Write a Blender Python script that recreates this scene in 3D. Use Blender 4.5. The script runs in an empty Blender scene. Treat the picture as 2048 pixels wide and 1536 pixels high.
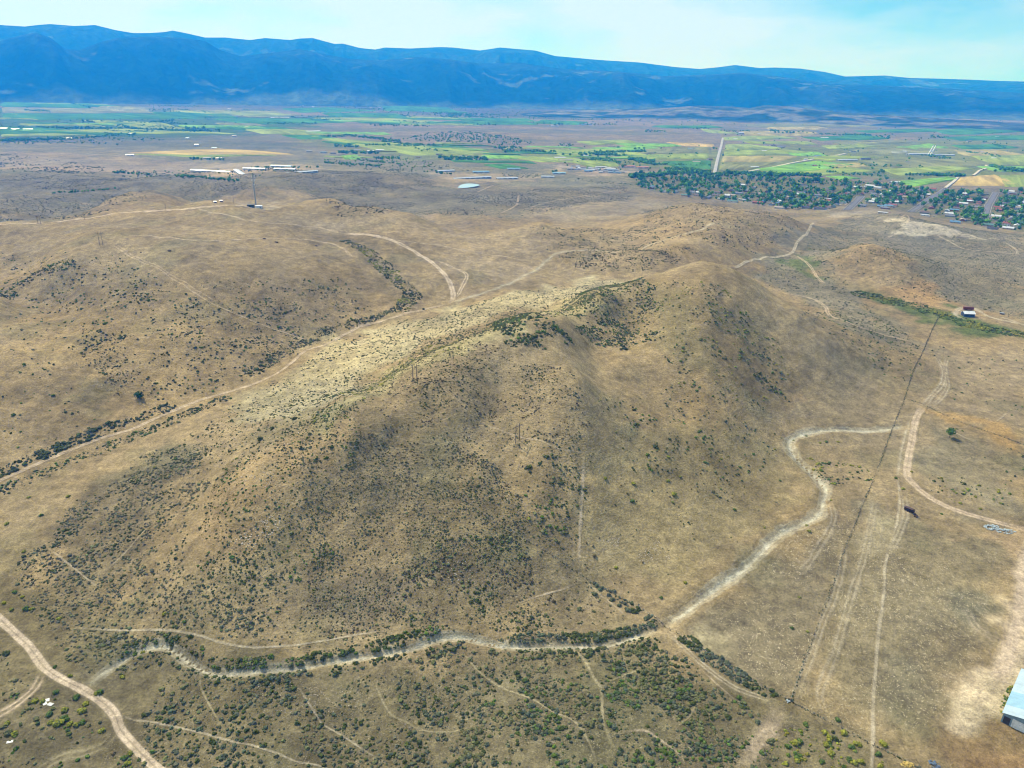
import bpy, math, random
import numpy as np
from mathutils import Vector

rng = np.random.default_rng(7)
random.seed(7)
scn = bpy.context.scene
COL = scn.collection
R = math.radians

# ------------------------------------------------------------------ camera
CAM_H, PITCH, ROLL, FPX = 240.0, 22.5, 1.0, 1450.0      # metres, degrees, degrees, focal length in photo pixels
cam_d = bpy.data.cameras.new('camera')
cam_d.sensor_width = 36.0
cam_d.lens = 36.0 * FPX / 2048.0
cam_d.clip_start = 1.0
cam_d.clip_end = 90000.0
cam = bpy.data.objects.new('camera', cam_d)
COL.objects.link(cam)
cam.location = (0, 0, CAM_H)
from mathutils import Matrix
cam.matrix_world = Matrix.Translation((0, 0, CAM_H)) @ Matrix.Rotation(R(90 - PITCH), 4, 'X') @ Matrix.Rotation(R(ROLL), 4, 'Z')
scn.camera = cam
CAMR = np.array(cam.matrix_world.to_3x3())

# ------------------------------------------------------------------ light
SUN_EL, SUN_AZ = 47.0, math.atan2(-0.63, 0.78)            # azimuth from +Y towards +X
sun_dir = Vector((math.sin(SUN_AZ) * math.cos(R(SUN_EL)), math.cos(SUN_AZ) * math.cos(R(SUN_EL)), math.sin(R(SUN_EL))))
sd = bpy.data.lights.new('sun', 'SUN')
sd.energy = 4.6
sd.angle = R(0.5)
sd.color = (1.0, 0.94, 0.84)
sun = bpy.data.objects.new('sun', sd)
COL.objects.link(sun)
sun.rotation_euler = (-sun_dir).to_track_quat('-Z', 'Y').to_euler()
sun.location = (0, 0, 3000)

world = bpy.data.worlds.new('World')
scn.world = world
world.use_nodes = True
wt = world.node_tree
wt.nodes.clear()
def wn(t, **k):
    n = wt.nodes.new(t)
    for a, b in k.items():
        setattr(n, a, b)
    return n
sky = wn('ShaderNodeTexSky', sky_type='NISHITA', sun_disc=False, sun_elevation=R(SUN_EL), sun_rotation=SUN_AZ,
         altitude=1700.0, air_density=1.0, dust_density=0.6, ozone_density=1.5)
tc = wn('ShaderNodeTexCoord')
mp = wn('ShaderNodeMapping')
mp.inputs['Scale'].default_value = (1.0, 1.0, 3.4)
mp.inputs['Location'].default_value = (.3, .1, 0)
nz = wn('ShaderNodeTexNoise')
nz.inputs['Scale'].default_value = 2.6
nz.inputs['Detail'].default_value = 7.0
nz.inputs['Roughness'].default_value = 0.55
sep = wn('ShaderNodeSeparateXYZ')
thin = wn('ShaderNodeMath', operation='MULTIPLY_ADD')       # the cloud veil thins out towards +X
thin.inputs[1].default_value = -0.28
rp = wn('ShaderNodeMapRange')
for i_, v_ in zip((1, 2, 3, 4), (0.30, 0.52, 0.0, 0.92)):
    rp.inputs[i_].default_value = v_
clear = wn('ShaderNodeVectorMath', operation='MULTIPLY')
clear.inputs[1].default_value = (.47, .90, 1.0)
mixc = wn('ShaderNodeMix', data_type='RGBA')
mixc.inputs['B'].default_value = (5.8, 7.15, 8.0, 1)
bg = wn('ShaderNodeBackground')
bg.inputs['Strength'].default_value = 0.10
out = wn('ShaderNodeOutputWorld')
L = wt.links.new
L(tc.outputs['Generated'], mp.inputs['Vector'])
L(tc.outputs['Generated'], sep.inputs[0])
L(mp.outputs['Vector'], nz.inputs['Vector'])
L(sep.outputs['X'], thin.inputs[0])
L(nz.outputs['Fac'], thin.inputs[2])
L(thin.outputs[0], rp.inputs[0])
L(rp.outputs[0], mixc.inputs['Factor'])
L(sky.outputs['Color'], clear.inputs[0])
L(clear.outputs[0], mixc.inputs['A'])
L(mixc.outputs['Result'], bg.inputs['Color'])
L(bg.outputs['Background'], out.inputs['Surface'])

scn.view_settings.view_transform = 'Standard'
scn.view_settings.look = 'None'
scn.view_settings.exposure = 0.38
scn.view_settings.gamma = 1.0
scn.view_settings.use_curve_mapping = False
scn.render.engine = 'CYCLES'
scn.cycles.max_bounces = 4
scn.cycles.diffuse_bounces = 2
scn.cycles.glossy_bounces = 1
scn.cycles.transmission_bounces = 1
scn.cycles.volume_bounces = 1
scn.cycles.pixel_filter_type = 'BLACKMAN_HARRIS'
scn.cycles.filter_width = 1.1
scn.cycles.use_denoising = True
try:
    scn.cycles.denoiser = 'OPENIMAGEDENOISE'
    scn.cycles.denoising_input_passes = 'RGB_ALBEDO_NORMAL'
    scn.cycles.denoising_prefilter = 'ACCURATE'
except Exception:
    pass

# ------------------------------------------------------------------ noise
def _hash(i, j, seed):
    n = (i.astype(np.int64) * 374761393 + j.astype(np.int64) * 668265263 + seed * 1442695041) & 0x7fffffff
    n = ((n ^ (n >> 13)) * 1274126177) & 0x7fffffff
    return ((n ^ (n >> 16)) & 0xffff) / 65535.0
def vnoise(x, y, s, seed=0):
    x = np.asarray(x, float) / s; y = np.asarray(y, float) / s
    i = np.floor(x); j = np.floor(y)
    fx = x - i; fy = y - j
    fx = fx * fx * fx * (fx * (6 * fx - 15) + 10); fy = fy * fy * fy * (fy * (6 * fy - 15) + 10)
    a = _hash(i, j, seed); b = _hash(i + 1, j, seed); c = _hash(i, j + 1, seed); d = _hash(i + 1, j + 1, seed)
    return (a + (b - a) * fx) * (1 - fy) + (c + (d - c) * fx) * fy
def fbm(x, y, s, octv=4, seed=0, rough=0.5):
    t = 0; a = 1.0; w = 0
    for k in range(octv):
        t = t + a * vnoise(x, y, s / 2 ** k, seed + 17 * k); w += a; a *= rough
    return t / w
def sstep(a, b, x):
    t = np.clip((x - a) / (b - a), 0, 1)
    return t * t * (3 - 2 * t)

# ------------------------------------------------------------------ pixels of the photograph -> rays -> places
def rays(px, py):
    px = np.asarray(px, float); py = np.asarray(py, float)
    d = np.stack([(px - 1024) / FPX, -(py - 768) / FPX, -np.ones_like(px)], -1)
    return d @ CAMR.T
def at_z(px, py, z):
    d = rays(px, py)
    t = (np.asarray(z, float) - CAM_H) / d[..., 2]
    return d[..., 0] * t, d[..., 1] * t
def project(x, y, z):
    p = np.stack([x, y, np.asarray(z) - CAM_H], -1) @ CAMR
    return 1024 + FPX * p[..., 0] / -p[..., 2], 768 - FPX * p[..., 1] / -p[..., 2]

# ------------------------------------------------------------------ terrain: surveyed points (photo pixel, elevation)
SURVEY = [
 # flats in front
 (-150,1250,1),(0,1250,0),(160,1320,0),(330,1300,0),(600,1345,0),(900,1300,0),(1200,1298,0),(1340,1255,0),(1480,1150,0),(1640,1010,1),
 (1700,1100,0),(1900,1100,0),(2048,1100,-1),(2200,1100,-1),(1800,1400,-2),(2048,1450,-2),(2200,1400,-2),(1000,1520,0),(500,1520,0),(50,1520,0),(1500,1450,-1),(1250,1420,0),
 (1620,880,5),(1680,858,6),(1800,850,4),(1900,900,2),(2048,890,2),(2200,900,2),(1880,720,8),(2048,760,6),(2200,760,6),(2048,655,8),(2200,640,9),(1935,632,9),(1850,650,10),(1700,625,15),(1600,545,20),(1570,505,22),
 # long valley with the road
 (-120,1010,5),(0,962,7),(100,917,8.5),(200,880,10),(340,825,13),(480,775,16),(600,706,20),(730,650,24),(850,620,27),(900,605,29),(1000,572,33),(1090,522,36),(1250,550,37),(1150,560,34),
 # main hill, flank to the long valley
 (150,1050,7),(100,1000,7),(300,930,13),(230,1080,9),(420,880,20),(500,835,23),(600,790,27),(700,720,32),(850,660,36),(1000,605,40),(330,1060,13),(420,980,24),
 # spine of the main hill
 (250,1230,2.0),(350,1200,8.0),(450,1080,19.8),(540,960,33.3),(640,862,45.0),(720,792,54.0),(830,738,62.1),(950,678,69.3),(1050,645,72.9),(1120,625,70.2),(1200,592,69.3),(1270,566,72.0),(1330,542,75.6),(1400,524,78.3),
 (1460,538,73.8),(1520,568,64.8),(1600,622,48.6),(1700,682,30.6),(1790,742,14.2),
 # face of the main hill
 (600,1200,6.0),(600,1080,19.0),(650,1000,27.9),(700,1230,4.0),(800,1120,15.2),(800,1000,27.9),(800,880,42.3),(1000,1250,2.5),(1000,1120,14.2),(1000,1000,26.1),(1000,860,43.2),(1000,740,59.4),(1120,700,63.9),
 (1200,1150,4.0),(1200,1000,21.6),(1200,880,36.0),(1180,770,52.2),(1300,1000,14.2),(1300,880,27.9),(1240,732,46),(1170,760,59),(1250,645,52),(1300,775,35),(1365,830,26),(1330,650,58),(1300,690,50.4),(1300,620,59.4),(1180,692,53),(1150,655,64.8),(1300,830,33.3),(1400,1100,3.0),(1450,980,7.0),(1400,870,21.6),(1420,760,37.8),(1400,640,63.0),(1500,880,12.0),(1500,780,27.0),(1530,680,43.2),(1600,780,19.0),(1560,850,9.0),(1700,785,11.0),
 # hill across the long valley
 (230,473,76),(120,530,66),(0,597,52),(-150,670,40),(330,485,76),(400,520,70),(400,600,52),(300,700,33),(200,650,46),(100,720,36),(50,800,24),(0,880,13),(-100,900,12),(200,800,19),(550,600,46),(520,700,25),(620,620,38),(650,540,52),(700,500,53),(760,545,42),(815,603,31),(690,480,55),
 (860,540,42),(900,480,50),(830,490,51),(930,560,37),(1000,510,40),(1000,462,46),(1090,450,42),(1160,455,40),
 # plateau with the mast
 (50,545,42),(0,500,50),(100,485,57),(-120,470,50),(0,452,61),(200,440,66),(350,450,71),(420,402,78),(500,414,78),(560,420,75),(600,455,66),(620,402,67),(690,405,62),(745,428,55),(800,432,52),(900,455,48),(520,470,72),
 # middle knobs
 (1290,501,49),(1180,505,44),(1380,490,52),(1250,530,42),(1330,425,50),(1390,408,62),(1430,418,60),(1500,425,52),(1560,432,38),(1610,450,24),(1440,470,50),(1500,485,36),(1280,465,36),
 (1660,510,30),(1730,484,44),(1790,500,38),(1850,530,26),(1900,565,14),(1800,600,12),(1720,560,20),(1640,500,20),
 (1810,431,16),(1760,445,10),(1850,455,10),(1900,462,7),(1960,475,1),(1850,480,2),(1950,505,2),(2048,500,0),(2200,520,0),(2048,580,4),(1700,455,5),(1650,428,-4),
 # town and lowland
 (1400,378,-14),(1300,372,-13),(1550,385,-16),(1700,375,-18),(2048,440,-12),(2000,395,-16),(1850,380,-17),(2200,420,-15),
 (900,428,4),(1000,430,2),(1100,412,-3),(1200,420,2),(1250,440,10),(850,395,2),(1000,395,-4),(700,392,6),(1150,390,-8),(1050,372,-9),
 (550,348,24),(620,345,20),(700,347,18),(800,350,9),(860,362,0),(520,378,26),(620,388,16),(300,358,15),(100,352,10),(-100,360,10),(270,388,52),(210,400,46),(330,392,50),(100,415,14),(0,400,14),(160,380,12),(400,375,12),
 (400,343,-8),(600,335,-8),(800,338,-11),(1000,352,-11),(1200,338,-15),(1440,300,-22),(1900,300,-25),(1700,330,-22),(200,305,-15),(0,330,-5),(700,292,-20),(1000,262,-20),(300,235,-26),(100,260,-24),(1000,238,-30),(1700,255,-30),(2048,270,-30),(500,205,-20),(150,195,0),(1300,245,-30),
]
BEHIND = [  # (photo column, distance, elevation) on the far sides that the camera does not see
 (230,850,66),(100,800,47),(0,790,42),(1050,620,50),(1120,620,50),(950,565,48),(830,515,45),(720,475,40),(1400,800,56),(1400,880,36),(1330,800,44),(1270,770,40),(1500,810,38),(1600,770,25),
 (500,1250,40),(420,1250,40),(560,1250,35),(600,1300,24),(745,1150,30),(745,1250,12),(820,1200,14),(900,1150,20),(1000,1130,22),(1100,1130,20),(270,1450,22),(210,1430,20),(330,1460,18),
 (1390,1400,30),(1390,1500,0),(1480,1400,10),(1290,980,40),(1200,980,37),(1730,1180,18),(1730,1280,4),(1810,1720,-2),(1880,1680,-4),(550,2300,-4),(700,2250,-6),(300,2100,0),
 (0,20000,0),(1000,20000,-30),(2000,20000,-30),(1000,35000,-30),(500,3000,-18),(1500,6000,-30),(500,6000,-28),
 (-300,240,0),(0,150,0),(1024,150,0),(2048,150,-2),(2300,240,-2),(-400,400,2),(2400,500,2),(-300,1200,30),(2400,1200,0),(-300,4000,-20),(2400,4000,-25),
]
def warp(x, y):
    d = np.hypot(x, np.maximum(y, 0.0) + 0 * x)
    th = np.clip(np.arctan2(x, np.maximum(y, 60.0)), -0.95, 0.95)
    return th * 1.9, np.log(np.clip(d, 150.0, 40000.0))
s = np.array(SURVEY, float)
sx, sy = at_z(s[:, 0], s[:, 1], s[:, 2])
b = np.array(BEHIND, float)
db = rays(b[:, 0], np.full(len(b), 500.0)); db = db[:, :2] / np.linalg.norm(db[:, :2], axis=1)[:, None]
px_ = np.concatenate([sx, db[:, 0] * b[:, 1]]); py_ = np.concatenate([sy, db[:, 1] * b[:, 1]])
pz_ = np.concatenate([s[:, 2], b[:, 2]])
P = np.stack(warp(px_, py_), -1)
def _k(r2):
    return 0.5 * r2 * np.log(r2 + 1e-12)
n = len(P)
K = _k(((P[:, None] - P[None]) ** 2).sum(-1)) + np.eye(n) * 2e-4
Q = np.concatenate([np.ones((n, 1)), P], 1)
A = np.block([[K, Q], [Q.T, np.zeros((3, 3))]])
W = np.linalg.solve(A, np.concatenate([pz_, np.zeros(3)]))
def tps(x, y):
    u, v = warp(np.asarray(x, float), np.asarray(y, float))
    sh = u.shape; u = u.ravel(); v = v.ravel()
    o = np.empty_like(u)
    for i in range(0, len(u), 40000):
        a = u[i:i + 40000]; c = v[i:i + 40000]
        r2 = (a[:, None] - P[None, :, 0]) ** 2 + (c[:, None] - P[None, :, 1]) ** 2
        o[i:i + 40000] = _k(r2) @ W[:n] + W[n] + W[n + 1] * a + W[n + 2] * c
    return o.reshape(sh)

rows = [-400.0]
while rows[-1] < 42000:
    y = rows[-1]
    rows.append(y + (20.0 if y < 120 else max(2.1, 0.0075 * y)))
GY = np.array(rows)
NC = 490
GU = np.linspace(-1, 1, NC)
def halfw(y):
    return 0.80 * np.maximum(y, 0.0) + 300.0
GX = GU[None, :] * halfw(GY)[:, None]
GYY = np.repeat(GY[:, None], NC, 1)
GZ = tps(GX, GYY)
dd = np.hypot(GX, GYY)
lo = np.where(dd > 1700, -40.0, -6.0)
GZ = np.maximum(GZ, lo)
rel = sstep(2, 26, GZ) * sstep(3000, 1300, dd)
GZ += rel * ((fbm(GX, GYY, 70, 4, 3) - 0.5) * 7.0 + (fbm(GX, GYY, 17, 3, 5) - 0.5) * 2.2 - np.abs(fbm(GX * 1.15, GYY * .62, 38, 4, 7, .6) - .5) * 7.5 + 1.1)
GZ += (fbm(GX, GYY, 9, 2, 9) - 0.5) * 0.35 * sstep(900, 500, dd)
GZ += (fbm(GX, GYY, 420, 4, 11) - 0.5) * 16.0 * sstep(1300, 2600, dd) * sstep(9000, 6000, dd)
# rilled, uneven slopes in the middle distance
mid = sstep(1150, 1500, dd) * sstep(2700, 2100, dd) * sstep(-4, 14, GZ)
GZ += mid * (np.abs(fbm(GX, GYY, 150, 4, 21) - 0.5) * -34.0 + 5.0)

def H(x, y):
    x = np.asarray(x, float); y = np.asarray(y, float)
    i = np.clip(np.searchsorted(GY, y) - 1, 0, len(GY) - 2)
    ty = np.clip((y - GY[i]) / (GY[i + 1] - GY[i]), 0, 1)
    def row(k):
        u = (np.clip(x / halfw(GY[k]), -1, 1) + 1) * 0.5 * (NC - 1)
        j = np.clip(u.astype(int), 0, NC - 2); f = u - j
        return GZ[k, j] * (1 - f) + GZ[k, j + 1] * f
    return row(i) * (1 - ty) + row(i + 1) * ty
_T = np.geomspace(150, 42000, 900)
def hit(px, py):
    """where the line of sight through a photo pixel first meets the ground"""
    d = rays(px, py)
    sh = d.shape[:-1]; d = d.reshape(-1, 3)
    hn = np.linalg.norm(d[:, :2], axis=1)
    d = d / hn[:, None]
    o = np.empty((len(d), 3))
    for i in range(0, len(d), 300):
        e = d[i:i + 300]
        X = e[:, None, 0] * _T; Y = e[:, None, 1] * _T; Z = CAM_H + e[:, None, 2] * _T
        below = Z < H(X, Y)
        k = np.where(below.any(1), below.argmax(1), len(_T) - 1)
        a = _T[np.maximum(k - 1, 0)]; c = _T[k]
        for _ in range(18):
            m = (a + c) / 2
            u = CAM_H + e[:, 2] * m < H(e[:, 0] * m, e[:, 1] * m)
            c = np.where(u, m, c); a = np.where(u, a, m)
        o[i:i + 300] = np.stack([e[:, 0] * c, e[:, 1] * c, H(e[:, 0] * c, e[:, 1] * c)], -1)
    return o.reshape(sh + (3,))
def line(pts):
    a = np.array(pts, float)
    return hit(a[:, 0], a[:, 1])[:, :2]
def resample(p, step, smooth=True):
    p = np.asarray(p, float)
    if smooth and len(p) > 2:
        q = np.concatenate([[2 * p[0] - p[1]], p, [2 * p[-1] - p[-2]]])
        o = []
        for i in range(1, len(q) - 2):
            t = np.linspace(0, 1, 12, endpoint=False)[:, None]
            a, b_, c, d = q[i - 1], q[i], q[i + 1], q[i + 2]
            o.append(0.5 * (2 * b_ + (c - a) * t + (2 * a - 5 * b_ + 4 * c - d) * t ** 2 + (3 * b_ - a - 3 * c + d) * t ** 3))
        p = np.concatenate(o + [p[-1:]])
    sl = np.concatenate([[0], np.cumsum(np.linalg.norm(np.diff(p, axis=0), axis=1))])
    m = max(2, int(sl[-1] / step) + 1)
    t = np.linspace(0, sl[-1], m)
    return np.stack([np.interp(t, sl, p[:, 0]), np.interp(t, sl, p[:, 1])], -1)
def seg_dist(x, y, p):
    """distance from points to a polyline"""
    o = np.full(np.shape(x), 1e9)
    for a, c in zip(p[:-1], p[1:]):
        e = c - a; l2 = max((e ** 2).sum(), 1e-9)
        t = np.clip(((x - a[0]) * e[0] + (y - a[1]) * e[1]) / l2, 0, 1)
        o = np.minimum(o, np.hypot(x - a[0] - t * e[0], y - a[1] - t * e[1]))
    return o
def in_poly(x, y, p):
    o = np.zeros(np.shape(x), bool)
    for a, c in zip(p, np.roll(p, -1, 0)):
        if a[1] == c[1]:
            continue
        o ^= ((a[1] > y) != (c[1] > y)) & (x < (c[0] - a[0]) * (y - a[1]) / (c[1] - a[1]) + a[0])
    return o

# ------------------------------------------------------------------ lines and areas read off the photograph, carried to the ground
ROADS = {  # name: (width m, strength, ruts, colour key, pixel line)
 'dirt_road': [
  (2.8,1.0,1,'sand',[(-90,1150),(0,1240),(55,1289),(90,1336),(131,1363),(170,1382),(208,1407),(230,1431),(241,1459),(268,1491),(306,1530),(345,1565),(400,1640)]),
  (2.1,.75,1,'tan',[(-80,1010),(0,962),(44,942),(103,916),(147,898),(195,879),(238,866),(273,855),(342,824),(410,797),(461,783),(523,762),(567,738),(608,704),(649,690),(690,669),(731,650),(783,636),(847,620),(875,613),(899,607)]),
  (4.6,1.0,1,'tan',[(-60,455),(0,449),(137,441),(205,432),(308,422),(393,416),(440,412),(478,411),(500,412)]),
  (4.0,.9,1,'sand',[(899,607),(907,591),(899,564),(878,537),(844,513),(803,489),(752,472),(700,468),(684,466)]),
  (5.0,1.0,0,'tan',[(2080,1060),(2045,1140),(2046,1177),(2035,1245),(2021,1300),(2002,1345),(1993,1375)]),
  (2.9,.8,1,'pale',[(1468,537),(1502,521),(1536,514),(1580,508),(1594,486),(1615,465),(1627,445)]),
  (3.4,.9,1,'tan',[(2060,1062),(2014,1050),(1963,1036),(1908,1019),(1861,996),(1826,967),(1813,943),(1823,885),(1832,838),(1847,813)]),
 ],
 'farm_track': [
  (3.2,.6,1,'pale',[(1798,955),(1806,905),(1818,860),(1838,818)]),
  (2.6,.5,1,'pale',[(1775,1108),(1800,1060),(1812,1020),(1808,985)]),
  (3.2,.9,1,'tan',[(92,1338),(81,1355),(68,1379),(36,1407),(0,1429),(-60,1455)]),
  (3.0,.45,1,'straw',[(232,1462),(208,1491),(164,1508),(118,1516),(60,1550)]),
  (2.4,.8,1,'tan',[(246,470),(308,473),(376,480),(444,483),(513,478),(581,477),(649,485),(684,496),(705,515)]),
  (2.4,.7,1,'tan',[(342,415),(380,408),(417,402)]),
  (2.2,.8,1,'sand',[(393,417),(427,426),(478,436),(530,446),(598,451),(636,455),(680,466)]),
  (3.0,.9,1,'sand',[(871,520),(919,540),(933,550),(929,564),(918,585),(905,600)]),
  (2.0,.6,1,'sand',[(752,472),(800,482),(871,489),(919,499),(988,511),(1049,523)]),
  (2.6,.7,1,'tan',[(1553,585),(1615,595),(1649,612),(1659,630),(1707,650),(1758,667),(1826,684)]),
  (2.2,.9,1,'tan',[(1594,510),(1618,530),(1632,551),(1649,568)]),
  (3.0,.8,1,'tan',[(1558,496),(1580,505),(1594,510)]),
  (3.0,.7,1,'pale',[(1874,715),(1888,742),(1885,766),(1861,797),(1847,813)]),
  (2.6,.5,1,'pale',[(1896,715),(1890,735),(1895,770),(1880,800),(1858,813)]),
  (2.0,.6,1,'pale',[(1328,1254),(1366,1293),(1410,1333),(1465,1374),(1520,1395),(1558,1405)]),
  (4.4,.55,0,'tan',[(1558,1408),(1545,1440),(1536,1459),(1506,1500),(1478,1540)]),
  (2.8,.4,1,'pale',[(1660,1000),(1668,1040),(1640,1090),(1600,1150)]),
  (2.6,.4,1,'pale',[(1750,1000),(1735,1080),(1700,1200),(1672,1300),(1640,1380),(1650,1430)]),
  (2.6,.4,1,'pale',[(1690,1090),(1672,1180),(1630,1290),(1590,1390)]),
  (3.0,.5,1,'tan',[(2011,1290),(1960,1260),(1930,1215)]),
  (2.0,.7,1,'tan',[(1768,446),(1800,437),(1812,430),(1818,438),(1812,452)]),
  (2.6,.8,1,'pale',[(1770,478),(1790,470),(1806,466),(1870,470),(1952,472)]),
  (2.2,.8,1,'pale',[(1870,468),(1900,484),(1925,497),(1960,502),(2048,510)]),
  (2.2,.8,1,'pale',[(2010,485),(2032,500),(2034,510)]),
  (3.0,.8,0,'pale',[(1672,413),(1690,404),(1700,398),(1690,410)]),
  (2.6,.7,1,'tan',[(1000,427),(1020,418),(1034,408),(1037,393),(1036,390)]),
  (3.0,.6,1,'pale',[(1045,420),(1100,404),(1180,390),(1260,378)]),
  (3.0,.6,1,'tan',[(955,384),(980,373),(990,370)]),
  (4.0,.7,0,'pale',[(1930,640),(1912,630),(1920,618),(1945,616),(1962,625),(1985,636),(2060,652)]),
  (3.0,.7,0,'pale',[(1990,632),(2020,640),(2060,656)]),
 ],
 'footpath': [
  (1.04,0.61,0,'pale',[(1796,957),(1799,991),(1796,1032),(1789,1073),(1775,1108),(1768,1142),(1770,1163),(1764,1218),(1756,1273),(1750,1349),(1746,1409),(1745,1486),(1742,1535),(1738,1580)]),
  (0.80,0.54,0,'pale',[(150,1256),(219,1260),(314,1260),(391,1270),(437,1284),(498,1295),(568,1292),(650,1281),(702,1271),(746,1265),(773,1262)]),
  (0.72,0.54,0,'sand',[(1035,1207),(1073,1193),(1124,1179),(1152,1166)]),
  (1.12,0.51,0,'sand',[(1168,905),(1165,971),(1162,1019),(1160,1073),(1158,1142)]),
  (0.80,0.41,0,'sand',[(964,844),(1005,862),(1073,879),(1124,899),(1169,906)]),
  (0.64,0.54,0,'pale',[(235,1428),(268,1440),(309,1445),(383,1461),(465,1483),(500,1489),(555,1507),(596,1524),(637,1531),(690,1550)]),
  (0.56,0.51,0,'pale',[(590,1363),(609,1393),(634,1431),(645,1448),(691,1475),(727,1500),(773,1527)]),
  (0.56,0.41,0,'straw',[(746,1349),(757,1385),(782,1429),(814,1445),(845,1461),(896,1464),(937,1455),(960,1440)]),
  (0.64,0.48,0,'straw',[(921,1300),(959,1344),(1006,1377),(1060,1396),(1104,1423),(1148,1442),(1175,1480),(1200,1540)]),
  (0.80,0.48,0,'straw',[(1145,1297),(1170,1322),(1190,1360),(1202,1377),(1205,1426),(1208,1450),(1230,1500)]),
  (0.64,0.41,0,'straw',[(1202,1377),(1225,1360),(1260,1346),(1300,1330)]),
  (0.64,0.41,0,'straw',[(1202,1377),(1165,1382),(1140,1405)]),
  (0.72,0.48,0,'sand',[(1225,1470),(1250,1464),(1290,1461),(1320,1480),(1350,1500),(1370,1530)]),
  (0.72,0.41,0,'straw',[(1350,1455),(1380,1430),(1390,1410),(1420,1400)]),
  (0.64,0.41,0,'sand',[(1395,1330),(1430,1365),(1470,1400),(1490,1420)]),
  (0.64,0.41,0,'pale',[(1165,1152),(1190,1180),(1227,1210),(1262,1240)]),
  (0.64,0.41,0,'pale',[(95,1095),(140,1130),(170,1155),(205,1180)]),
  (0.64,0.41,0,'pale',[(205,1150),(255,1100),(285,1065),(310,1045)]),
  (0.80,0.41,0,'pale',[(1880,850),(1960,890)]),
  (0.96,0.41,0,'pale',[(1988,848),(2015,825)]),
  (1.12,0.41,0,'pale',[(1700,1085),(1660,1080)]),
  (0.56,0.41,0,'straw',[(400,1345),(401,1370),(411,1395),(430,1430),(450,1460)]),
  (0.96,0.41,0,'tan',[(225,490),(300,530),(380,580),(430,610),(500,640),(620,680)]),
  (0.96,0.34,0,'tan',[(232,488),(307,528),(388,578),(437,606)]),
 ],
 'gully': [
  (2.9,.75,2,'ash',[(170,1380),(219,1341),(260,1311),(295,1296),(325,1291),(355,1304),(388,1325),(427,1343),(478,1345),(558,1339),(593,1336),(653,1325),(719,1314),(773,1306),(828,1296),(877,1279),(921,1275),(965,1284),(1009,1292),(1058,1292),(1109,1290),(1191,1291),(1241,1281),(1273,1271),(1320,1257)]),
  (4.4,.8,2,'ash',[(1330,1254),(1348,1234),(1399,1200),(1437,1174),(1487,1137),(1553,1073),(1621,1039),(1645,1008),(1649,978),(1621,943),(1594,916),(1580,889),(1587,876),(1621,865),(1673,858),(1741,860),(1789,855),(1808,848)]),
  (3.6,.5,2,'ash',[(899,607),(940,593),(994,576),(1042,556),(1083,532),(1097,517),(1124,505),(1193,501),(1244,502),(1295,492),(1326,482),(1380,465),(1430,445)]),
 ],
}
HUE = {'sand': (.46, .37, .265), 'tan': (.44, .345, .24), 'pale': (.40, .345, .25), 'ash': (.43, .40, .30), 'straw': (.36, .31, .19)}
LINES = {k: [(w, st, ru, c, resample(line(p), 2.5)) for (w, st, ru, c, p) in v] for k, v in ROADS.items()}
# the washed gullies are cut into the ground
for (w, st, ru, c, p) in LINES['gully'][:2]:
    pc = p[::2]
    sel = (GX > p[:, 0].min() - 9) & (GX < p[:, 0].max() + 9) & (GYY > p[:, 1].min() - 9) & (GYY < p[:, 1].max() + 9)
    q = seg_dist(GX[sel], GYY[sel], pc)
    ease = sstep(5, 22, seg_dist(GX[sel], GYY[sel], LINES['dirt_road'][0][4][::3]))
    GZ[sel] -= ease * (1.5 * np.exp(-(q / (w * .62)) ** 2) - .5 * np.exp(-((q - w * 1.5) / 2.0) ** 2))

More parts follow.
